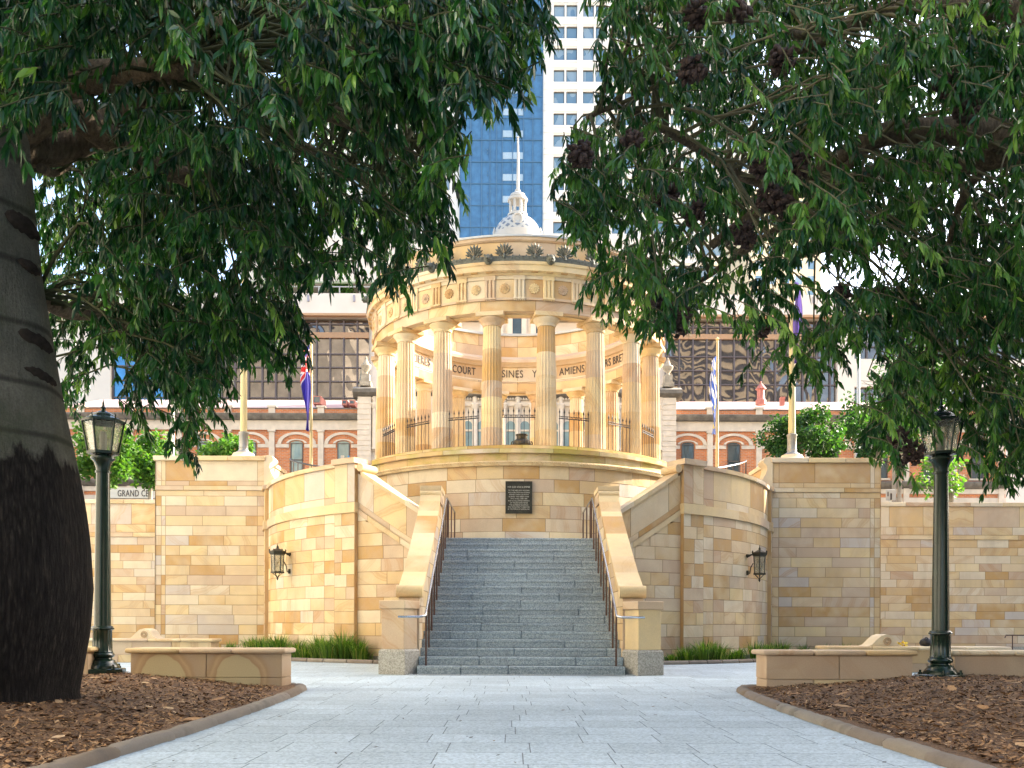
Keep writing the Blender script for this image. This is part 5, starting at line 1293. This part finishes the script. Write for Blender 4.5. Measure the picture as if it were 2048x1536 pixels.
M['leaf_r'] = m_leaf('fresh_tree_leaf', [(0,(.006,.034,.014)),(.3,(.016,.072,.018)),(.6,(.040,.125,.024)),(.85,(.09,.21,.035)),(1,(.18,.31,.06))], .30, .28, .34)
def leaf_mesh(name, P, D, L, Wd, tone, mat, parent):
    """P base points, D directions, L lengths, Wd half widths (numpy); each leaf a folded lance of four faces"""
    n = len(P); rs = np.random.default_rng(len(P))
    D = D/np.linalg.norm(D, axis=1, keepdims=True); up = rs.normal(size=(n, 3)); S = np.cross(D, up); S /= np.linalg.norm(S, axis=1, keepdims=True); N = np.cross(S, D)
    bend = rs.uniform(-.05, .22, n)[:, None]*L[:, None]; down = np.array([0, 0, -1.])
    l = L[:, None]; w = Wd[:, None]
    c1 = P+D*l*.35+N*w*.35; c2 = P+D*l*.70+down*bend*.5+N*w*.25
    V = np.stack([P, P+D*l*.35+S*w, c1, P+D*l*.35-S*w, P+D*l*.70+S*w*.72+down*bend*.5, c2, P+D*l*.70-S*w*.72+down*bend*.5, P+D*l+down*bend], 1)
    tri = np.array([[0,2,1],[0,3,2],[4,5,7],[5,6,7]]); qd = np.array([[1,2,5,4],[2,3,6,5]])
    base = (np.arange(n)*8)[:, None, None]
    T = (tri[None]+base).reshape(n, -1); Q = (qd[None]+base).reshape(n, -1)
    loops = np.concatenate([T, Q], 1).ravel(); starts_one = np.array([0,3,6,9,12,16]); tot_one = np.array([3,3,3,3,4,4])
    starts = (starts_one[None]+(np.arange(n)*20)[:, None]).ravel(); tots = np.tile(tot_one, n)
    me = bpy.data.meshes.new(name); me.vertices.add(n*8); me.vertices.foreach_set('co', (V-np.array(parent.location)[None, None]).ravel().astype(np.float32))
    me.loops.add(len(loops)); me.loops.foreach_set('vertex_index', loops.astype(np.int32))
    me.polygons.add(n*6); me.polygons.foreach_set('loop_start', starts.astype(np.int32)); me.polygons.foreach_set('loop_total', tots.astype(np.int32)) if hasattr(me.polygons[0], 'loop_total') else None
    me.update(calc_edges=True); me.validate()
    a = me.attributes.new('tone', 'FLOAT', 'FACE'); a.data.foreach_set('value', np.repeat(tone, 6).astype(np.float32))
    me.materials.append(mat); me.polygons.foreach_set('use_smooth', [True]*len(me.polygons))
    o = bpy.data.objects.new(name, me); col.objects.link(o); o.parent = parent; return o

def in_poly(x, y, poly):
    c = False; j = len(poly)-1
    for i in range(len(poly)):
        xi, yi = poly[i]; xj, yj = poly[j]
        if (yi > y) != (yj > y) and x < (xj-xi)*(y-yi)/(yj-yi)+xi: c = not c
        j = i
    return c
def proj(p): return 1024+(p[0]-CX)*F/p[1], HY-(p[2]-CH)*F/p[1]
def big_tree(t, base, limbs, poly, holes, centre, rad, ncl, nleaf, zr, dens, seed, avoid=None, lmat=None, leaf=(.10,.17), extra=400, pods=0):
    rr = random.Random(seed); rs = np.random.default_rng(seed)
    shift = -16 if centre[0] < 0 else 26
    sk = []
    for pts, r0, r1 in limbs:
        P = [Vector(p) for p in pts]; fine = []
        for i in range(len(P)-1):
            a = P[max(i-1,0)]; b = P[i]; c = P[i+1]; d = P[min(i+2, len(P)-1)]
            for q in range(6):
                s = q/6; fine.append(.5*((2*b)+(c-a)*s+(2*a-5*b+4*c-d)*s*s+(3*b-a-3*c+d)*s**3))
        fine.append(P[-1]); m = len(fine)
        rad_ = [(r0+(r1-r0)*i/(m-1))*(1+.12*mnoise.noise(fine[i]*2.3)) for i in range(m)]
        mb = MB(); mb.tube(fine, rad_, 12); mb.build('limb', M['bark'], t, smooth=80); sk += list(zip(fine, rad_))
    skp = np.array([tuple(p) for p, _ in sk])
    cl = []; tries = 0
    xs = [p[0] for p in poly]; ys = [p[1] for p in poly]
    poly = [(a+(shift if a > -100 else 0), b-14) for a, b in poly]
    def ok3(p):
        q = [(p[i]-centre[i])/rad[i] for i in range(3)]; return q[0]**2+q[1]**2+q[2]**2 < 1
    pods_at = []
    while len(cl) < ncl and tries < 400000:
        tries += 1; px = rr.uniform(max(-150, min(xs)), min(2200, max(xs))); py = rr.uniform(-160, max(ys))
        if not in_poly(px, py, poly): continue
        Y = zr[0]+(zr[1]-zr[0])*rr.random()
        p = at(px, py, Y)
        if not ok3(p): continue
        if avoid and avoid(px, py, Y): continue
        if centre[0] > 0 and px < 1530 and rr.random() < .38: continue
        bad = False
        for (hx_, hy_, hr, keep) in holes:
            if (px-hx_)**2+(py-hy_)**2 < hr*hr and rr.random() > keep: bad = True
        if bad: continue
        nz = mnoise.noise(Vector(p)*.75+Vector((seed, 0, 0)))
        if nz < dens and rr.random() < .8: continue
        cl.append(Vector(p))
    # gather sprays into clumps: each accepted point also seeds close neighbours
    more = []
    for c in cl:
        if rr.random() < .55:
            for q in range(rr.randint(1, 2)):
                v = c+Vector((rr.gauss(0,.17), rr.gauss(0,.17), rr.gauss(.06,.15)))
                a, b = proj(v)
                if in_poly(a, b, poly) and not (avoid and avoid(a, b, v.y)): more.append(v)
    cl += more
    n_in = len(cl); k = 0
    while k < extra:
        p = [centre[i]+rad[i]*rr.uniform(-1, 1) for i in range(3)]
        if not ok3(p) or p[2] < 3.0: continue
        if p[1] > .8:
            a, b = proj(p)
            if -120 < a < 2170 and b > -120: continue
        elif p[1] > -1 and p[2] < 4.0: continue
        cl.append(Vector(p)); k += 1
    LP, LD, LL, LW, LT = [], [], [], [], []
    tw = MB()
    for ci, c in enumerate(cl):
        dist = max(4., c.y); near = skp[np.argmin(((skp-np.array(tuple(c)))**2).sum(1))]
        out = Vector(c)-Vector(near); out.z = 0; out = out.normalized() if out.length > .01 else Vector((1,0,0))
        a = rr.uniform(0, 6.283); d0 = (out*.6+Vector((math.cos(a), math.sin(a), rr.uniform(-.2,.5)))*.8).normalized()
        Lt = rr.uniform(.28, .55); pts = [c-d0*Lt*.45+Vector((0,0,.12)), c, c+d0*Lt*.3+Vector((0,0,-.10)), c+d0*Lt*.42+Vector((0,0,-.26))]
        tw.tube(pts, [.006,.005,.004,.002], 4, caps=False, tone=rr.random())
        if rr.random() < .10:
            near = rr.choice([q for q in sk if (q[0]-Vector(near)).length < .9])[0]; nv = Vector(near); mid = (nv+pts[0])*.5+Vector((rr.uniform(-.2,.2), rr.uniform(-.2,.2), rr.uniform(0,.35)))
            if (nv-pts[0]).length < 3.2: tw.tube([nv, nv.lerp(mid,.5)+Vector((0,0,.06)), mid, mid.lerp(pts[0],.6)+Vector((0,0,.05)), pts[0]], [.022,.017,.013,.010,.007], 5, caps=False, tone=.3)
        far = ci >= n_in; c = c+Vector((0,0,.05)); nl = nleaf if not far else int(nleaf*.6); base_t = rr.betavariate(1.9, 2.5)
        young = rr.random() < .05
        for j in range(nl):
            s = rr.random(); i0 = min(2, int(s*3)); q = pts[i0].lerp(pts[i0+1], s*3-i0)
            a = rr.uniform(0, 6.283); dr = Vector((math.cos(a), math.sin(a), 0))*rr.uniform(.1,.75)+d0*.22+Vector((0,0,-rr.uniform(.5,1.6)))
            LP.append(tuple(q)); LD.append(tuple(dr)); L = rr.uniform(*leaf)*(1.35 if far else 1); LL.append(L); LW.append(L*rr.uniform(.105,.16)*(1.5 if far else 1)); LT.append(min(1, max(0, base_t+rr.gauss(0,.12)+(.55 if young else 0))))
    tw.build('twigs', M['twig' if lmat == 'leaf' else 'twig_pale'], t, smooth=80)
    leaf_mesh('crown', np.array(LP), np.array(LD), np.array(LL), np.array(LW), np.array(LT), M[lmat], t)
    return cl[:n_in]
def pod_cluster(t, c, r, n, rr):
    mb = MB()
    for i in range(n):
        d = Vector((rr.gauss(0,1), rr.gauss(0,1), rr.gauss(0,.8))); d = d.normalized()*r*rr.uniform(.3,1); p = Vector(c)+d; ax = Vector((rr.uniform(-1,1), rr.uniform(-1,1), -rr.random())).normalized(); b = ax.orthogonal().normalized(); cc = ax.cross(b); s = rr.uniform(.022,.038)
        k = len(mb.v); mb.v += [tuple(p-ax*s*1.5)]+[tuple(p+b*s*.8*math.cos(q)+cc*s*.8*math.sin(q)+ax*s*.15) for q in (0,1.05,2.09,3.14,4.19,5.24)]+[tuple(p+ax*s*1.5)]
        for q in range(6): mb.face((k, k+1+q, k+1+(q+1) % 6)); mb.face((k+7, k+1+(q+1) % 6, k+1+q))
        if i % 4 == 0: mb.tube([Vector(c)+Vector((0,0,r*.6)), p], .004, 4, caps=False)
    mb.build('seed_pod_cluster', M['pod'], t, smooth=80)
# ---- left: swollen bottle tree
TX, TY = -5.04, 8.35
lt = thing('bottle_tree', 'huge swollen bottle tree trunk with dark base and scarred grey upper bark, at left', 'tree', (TX, TY, .1))
def trr(z):
    pr = [(-.1,.86),(.1,.80),(.3,.83),(.7,.90),(1.1,.935),(1.5,.915),(1.9,.86),(2.3,.79),(2.8,.71),(3.4,.625),(4.0,.545),(4.6,.48),(5.2,.425),(5.6,.34)]
    for a, b in zip(pr[:-1], pr[1:]):
        if a[0] <= z <= b[0]: return a[1]+(b[1]-a[1])*(z-a[0])/(b[0]-a[0])
    return pr[-1][1]
zs_ = [-.1+.12*i for i in range(48)]
mb = MB(); mb.lathe([(trr(z), z) for z in zs_], 72, (TX,TY,.1), wob=lambda a, z: 1+.025*math.sin(3*a+z*.7)+.02*math.sin(7*a-z)+.02*mnoise.noise((math.cos(a)*2, math.sin(a)*2, z*1.1))+(.05*abs(math.sin(4*a))*max(0,(.5-z))))
trk = mb.build('trunk', M['bark_l'], lt, smooth=180)
M['scar'] = plain('bark_scar', (.030,.024,.02), .95, 0, .5, 20., .8, .1)
for (px, py, wpx, hpx) in ((35,418,95,60),(70,505,58,40),(12,510,40,22),(78,662,92,52),(36,735,86,36)):
    # rough lens-shaped scars hugging the bark
    z = Zh(py, TY-.5)-.1; r = trr(z); Yc = TY-math.sqrt(max(.01, r*r-min(r*.97, abs(X(px,TY)-TX))**2)); xx = X(px, Yc); a0 = math.asin(max(-.97, min(.97, (xx-TX)/r))); hw = wpx*.5*8/F/r; hh = hpx*.36*8/F
    mb = MB(); n, m = 14, 6; b = len(mb.v)
    for i in range(n+1):
        u = -1+2*i/n; hgt = hh*(1-u*u)**.7*(1+.25*rnd.uniform(-1,1)); tilt = -.02*u*wpx/60
        for j in range(m+1):
            v = -1+2*j/m; zz = z+v*hgt+tilt; th = a0+u*hw; rr_ = trr(zz)*1.032+.030*(1-v*v)*(1-u*u)+.008*rnd.random()-.02*(1 if abs(u) == 1 or abs(v) == 1 else 0)
            mb.v.append((TX+rr_*math.sin(th), TY-rr_*math.cos(th), .1+zz))
    for i in range(n):
        for j in range(m): q = b+i*(m+1)+j; mb.face((q, q+m+1, q+m+2, q+1))
    mb.build('bark_scar', M['scar'], lt, smooth=180)
LPoly = [(-160,-200),(1070,-200),(1082,45),(1072,85),(1058,110),(1048,165),(1020,188),(985,180),(960,196),(925,206),(905,200),(890,232),(928,252),(938,285),(935,318),(905,335),(888,330),(880,352),(905,372),(882,402),(898,430),(912,470),(905,492),(880,500),(855,495),(842,530),(822,568),(800,574),(775,558),(750,528),(738,488),(720,540),(690,548),(650,540),(622,566),(604,630),(612,690),(612,735),(590,772),(560,768),(535,720),(502,698),(468,715),(456,760),(448,820),(446,870),(425,915),(398,938),(378,905),(358,848),(330,800),(318,840),(290,850),(268,838),(258,800),(288,750),(262,700),(228,690),(196,694),(192,745),(218,782),(208,822),(178,828),(150,818),(128,780),(112,690),(104,600),(80,330),(70,235),(-160,235)]
L0 = (TX, TY, 5.0)
limbsL = [([L0,(TX+.5,TY-.2,5.6),at(170,160,8.0),at(260,150,8.0),at(340,142,7.8),at(420,110,7.5)], .19, .08),
          ([L0,at(110,220,8.6),at(200,270,9.0),at(300,335,9.4),at(380,360,9.8),at(470,420,10.5),at(560,470,11.)], .17, .05),
          ([at(470,150,9.),at(590,290,9.2),at(680,330,9.6),at(740,375,10.),at(770,400,10.3)], .09, .04),
          ([(TX+.1,TY,5.2),(TX+.6,TY+.8,5.7),at(420,60,9.),at(470,150,9.),at(700,245,9.4),at(800,300,9.8),at(880,340,10.)], .16, .03),
          ([L0,(TX-.8,TY-.6,6.2),(TX-1.8,TY-1.5,7.),(TX-3.,TY-2.,7.6)], .2, .06), ([L0,(TX-.4,TY+1.2,6.2),(TX-.8,TY+3.,7.),(TX-1.,TY+5.,7.2)], .2, .05),
          ([(TX,TY,5.3),(TX+.3,TY-1.,6.4),(TX+1.4,TY-2.,7.2),(TX+3.,TY-2.6,7.6)], .18, .05), ([at(80,340,8.6),at(105,350,9.),at(140,335,9.4)], .05, .02),
          ([at(60,590,8.6),at(130,628,9.3),at(210,640,10.),at(300,690,11.),at(330,720,11.4)], .075, .02), ([at(300,690,11.),at(380,800,11.),at(410,860,11.)], .02, .01)]
def near_line(px, py, lines, w):
    for L in lines:
        for (x0, y0), (x1, y1) in zip(L[:-1], L[1:]):
            d = ((x1-x0)**2+(y1-y0)**2); s = max(0, min(1, ((px-x0)*(x1-x0)+(py-y0)*(y1-y0))/d))
            if (px-x0-s*(x1-x0))**2+(py-y0-s*(y1-y0))**2 < w*w: return True
    return False
vr = random.Random(9)
LL_ = [[(160,160),(340,142)],[(120,220),(300,335),(380,360)],[(590,290),(700,330),(770,390)],[(700,245),(830,310)]]
RL_ = [[(2048,275),(1850,258),(1690,310),(1500,430),(1400,500)],[(1170,235),(1235,212),(1400,300),(1490,355)],[(2048,30),(1820,5),(1560,110)],[(1990,300),(1900,460)]]
def avL(px, py, Y):
    if 175 < px < 265 and py > 690: return True
    if Y < 9.6 and near_line(px, py+25, LL_, 34) and vr.random() < .8: return True
    if py > 225 and Y < 9.3 and px < 190: return True
    if Y < 6.6 and py > 330: return True
    return Y < 7.6 and py > 560
cL = big_tree(lt, L0, limbsL, LPoly, [(430,515,40,.2),(700,420,34,.3),(150,360,26,.2),(660,330,22,.3),(410,385,25,.4),(560,640,25,.4),(590,560,22,.4)], (-3.6, 8.6, 5.6), (7.0, 6.8, 5.2), 2250, 36, (5.4, 14.5), -.14, 11, avL, 'leaf', (.075,.135), 420)
# ---- right: spreading bottle tree, its trunk outside the picture
RX, RY = 8.0, 10.6
rt = thing('bottle_tree', 'spreading dark leaved tree reaching in from the right with brown seed pods on its limbs', 'tree', (RX, RY, .15))
mb = MB(); mb.lathe([(.78*(trr(z)/.8), z) for z in zs_], 48, (RX,RY,.1), wob=lambda a, z: 1+.03*math.sin(3*a+z)); mb.build('trunk', M['bark_l'], rt, smooth=180)
RPoly = [(1168,-200),(1180,20),(1205,75),(1172,120),(1162,165),(1128,192),(1145,215),(1165,228),(1150,250),(1118,275),(1098,318),(1088,352),(1100,385),(1112,400),(1100,430),(1118,470),(1132,510),(1152,540),(1160,580),(1185,612),(1215,628),(1245,665),(1268,690),(1290,660),(1330,655),(1345,690),(1368,688),(1398,655),(1442,650),(1478,682),(1470,720),(1490,742),(1525,722),(1560,732),(1598,752),(1625,735),(1655,706),(1688,704),(1690,668),(1722,650),(1752,690),(1738,735),(1712,800),(1722,880),(1758,945),(1790,968),(1805,925),(1830,880),(1862,895),(1900,900),(1925,940),(1958,982),(1990,962),(2048,935),(2210,950),(2210,-200)]
R0 = (RX, RY, 5.0)
limbsR = [([R0,(7.2,10.5,5.7),at(2150,300,10.2),at(2048,275,10.),at(1950,262,9.9),at(1850,258,9.8),at(1760,268,9.9),at(1690,310,10.1),at(1600,360,10.4),at(1500,430,10.7),at(1420,490,11.)], .22, .05),
          ([at(2060,290,10.),at(1900,330,10.4),at(1760,340,10.7),at(1680,370,11.),at(1560,450,11.4),at(1400,560,12.)], .15, .03),
          ([(RX,RY,5.2),(7.4,9.8,6.4),at(2048,30,9.6),at(1950,10,9.4),at(1820,5,9.2),at(1700,45,9.2),at(1640,80,9.3),at(1560,110,9.4)], .17, .04),
          ([at(1760,268,9.9),at(1620,380,10.),at(1490,355,9.6),at(1400,300,9.3),at(1300,245,9.),at(1235,212,8.9),at(1170,235,8.9)], .06, .02),
          ([at(1640,80,9.3),at(1480,40,9.2),at(1340,26,9.1),at(1250,10,9.)], .04, .015),
          ([R0,(8.4,11.8,6.2),(8.2,13.4,7.),at(2000,300,15.)], .2, .05), ([R0,(9.2,10.,6.4),(10.6,9.2,7.2),(12.,9.,7.4)], .2, .05), ([R0,(7.6,9.,6.4),(6.6,7.4,7.),(5.2,6.,7.2)], .18, .05),
          ([at(1990,300,10.2),at(1920,400,10.8),at(1880,560,11.6),at(1850,700,12.)], .06, .02), ([at(1760,480,11.),at(1680,490,11.5),at(1570,520,12.)], .05, .02)]
def avR(px, py, Y):
    if 1822 < px < 1932 and py > 846: return True
    if Y < 10.6 and near_line(px, py+25, RL_, 40) and vr.random() < .8: return True
    if Y < 7.4 and py > 420: return True
    return Y < 8.6 and py > 640
cR = big_tree(rt, R0, limbsR, RPoly, [(1650,560,75,.05),(1720,290,58,.1),(1790,525,55,.2),(1580,650,50,.3),(1450,600,45,.3),(1240,480,40,.35),(1600,470,36,.25),(1380,505,32,.3),(1560,560,28,.3),(1850,330,30,.3),(2000,440,32,.3)], (6.4, 10.8, 5.6), (7.6, 6.8, 5.4), 2250, 36, (6.6, 15.), -.10, 23, avR, 'leaf_r', (.075,.135), 560)
rr = random.Random(5)
for (px, py, Y, r, n) in ((1378,140,9.,.13,60),(1560,120,9.2,.12,50),(1590,330,9.8,.14,70),(1330,390,9.6,.12,60),(1385,425,9.7,.12,50),(1545,400,9.8,.15,80),(1345,635,10.5,.19,110),(1310,600,10.5,.10,40),(1158,308,9.,.11,50),(1850,500,11.,.10,40),(1900,170,9.4,.15,80),(1930,215,9.5,.12,60),(1760,590,11.,.1,40),(1480,470,10.,.13,60),(1520,330,9.6,.1,40),(1820,905,11.5,.14,70),(1795,870,11.4,.12,60),(1525,655,10.8,.08,30),(1680,585,11.,.1,40),(1470,20,9.,.1,40),(1395,30,9.,.12,50),(1260,280,9.1,.09,30)):
    pod_cluster(rt, at(px, py, Y-1.9), r*.95, int(n*1.3), rr)
# ---- background trees
def bg_tree(px, Y, ztop_px, wpx, hpx, lab, mat, n, seed, z0=4.95, stems=1, leaf=.16, cols=None):
    rr = random.Random(seed); x = X(px, Y); zt = Zh(ztop_px, Y); t = thing('street_tree', lab, 'tree', (x, Y, z0)); rx = wpx*.5*Y/F; rz = hpx*.5*Y/F; zc = zt-rz
    mb = MB()
    for s in range(stems):
        a = 2.1*s+seed; top = (x+rx*.45*math.cos(a)*(stems > 1), Y+rx*.3*math.sin(a), zc+rz*.2); mb.tube([(x+.1*math.cos(a),Y+.1*math.sin(a),z0-.2),(x+.25*math.cos(a)*(stems > 1),Y,z0+(zc-z0)*.6),top], [.13,.10,.04], 8)
        for q in range(5): b = rr.uniform(0,6.28); mb.tube([top, (x+rx*.7*math.cos(b), Y+rx*.6*math.sin(b), zc+rz*rr.uniform(-.4,.6))], [.035,.01], 5)
    mb.build('trunk', M['bark_pale'], t)
    lumps = []
    while len(lumps) < 28:
        q = (rr.uniform(-.8,.8), rr.uniform(-.8,.8), rr.uniform(-.75,.75))
        if q[0]**2+q[1]**2+q[2]**2 < .62: lumps.append((*q, rr.uniform(.2,.36)))
    P, D, L, W, T = [], [], [], [], []
    for i in range(n):
        lx, ly, lz, lr = rr.choice(lumps); d = Vector((rr.gauss(0,1), rr.gauss(0,1), rr.gauss(0,.7))).normalized()*lr*rr.uniform(.6,1.05)
        P.append((x+rx*(lx+d.x), Y+rx*(ly+d.y), max(z0+.4, zc+rz*(lz+d.z)))); D.append((rr.gauss(0,1), rr.gauss(0,1), rr.gauss(-.3,.6))); l = leaf*rr.uniform(.6,1.2); L.append(l); W.append(l*.28); T.append(rr.betavariate(2,2))
    leaf_mesh('crown', np.array(P), np.array(D), np.array(L), np.array(W), np.array(T), mat, t)
M['bark_pale'] = plain('pale_bark', (.30,.25,.19), .9, 0, .3, 5.)
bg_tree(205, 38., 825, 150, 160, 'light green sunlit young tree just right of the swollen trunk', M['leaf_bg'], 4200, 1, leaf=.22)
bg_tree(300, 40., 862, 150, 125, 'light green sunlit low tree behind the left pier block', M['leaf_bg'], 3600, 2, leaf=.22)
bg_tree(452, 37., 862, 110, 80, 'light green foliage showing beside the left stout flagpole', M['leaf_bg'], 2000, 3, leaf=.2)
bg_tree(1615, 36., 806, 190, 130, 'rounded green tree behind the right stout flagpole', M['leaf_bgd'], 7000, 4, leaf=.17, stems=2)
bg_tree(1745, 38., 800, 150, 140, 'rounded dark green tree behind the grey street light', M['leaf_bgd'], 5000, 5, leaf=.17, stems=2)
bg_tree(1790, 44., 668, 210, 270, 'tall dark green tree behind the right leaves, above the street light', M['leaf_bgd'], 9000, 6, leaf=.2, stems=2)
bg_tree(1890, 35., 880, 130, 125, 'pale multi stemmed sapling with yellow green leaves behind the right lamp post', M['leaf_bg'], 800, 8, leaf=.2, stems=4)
for i, (p, y, w_) in enumerate(((668, 562, 26), (690, 572, 18))):
    x = px_(p); t = thing('terrace_shrub', f'{"larger" if i==0 else "smaller"} yellow green shrub on the podium roof terrace', 'shrub', (x, YP+.4, pz(593))); rr = random.Random(i); P = [(x+rr.gauss(0,w_*.28*YP/F), YP+.4+rr.gauss(0,.3), pz(y)+rr.gauss(-.3,.35)) for _ in range(500)]
    mb = MB(); mb.tube([(x,YP+.4,pz(593)),(x,YP+.4,pz(y)-.1)], .05, 6); mb.build('stem', M['bark_pale'], t)
    leaf_mesh('crown', np.array(P), np.array([(rr.gauss(0,1),rr.gauss(0,1),rr.gauss(0,1)) for _ in P]), np.full(len(P), .25), np.full(len(P), .07), np.array([rr.random() for _ in P]), M['leaf_bg'], t)
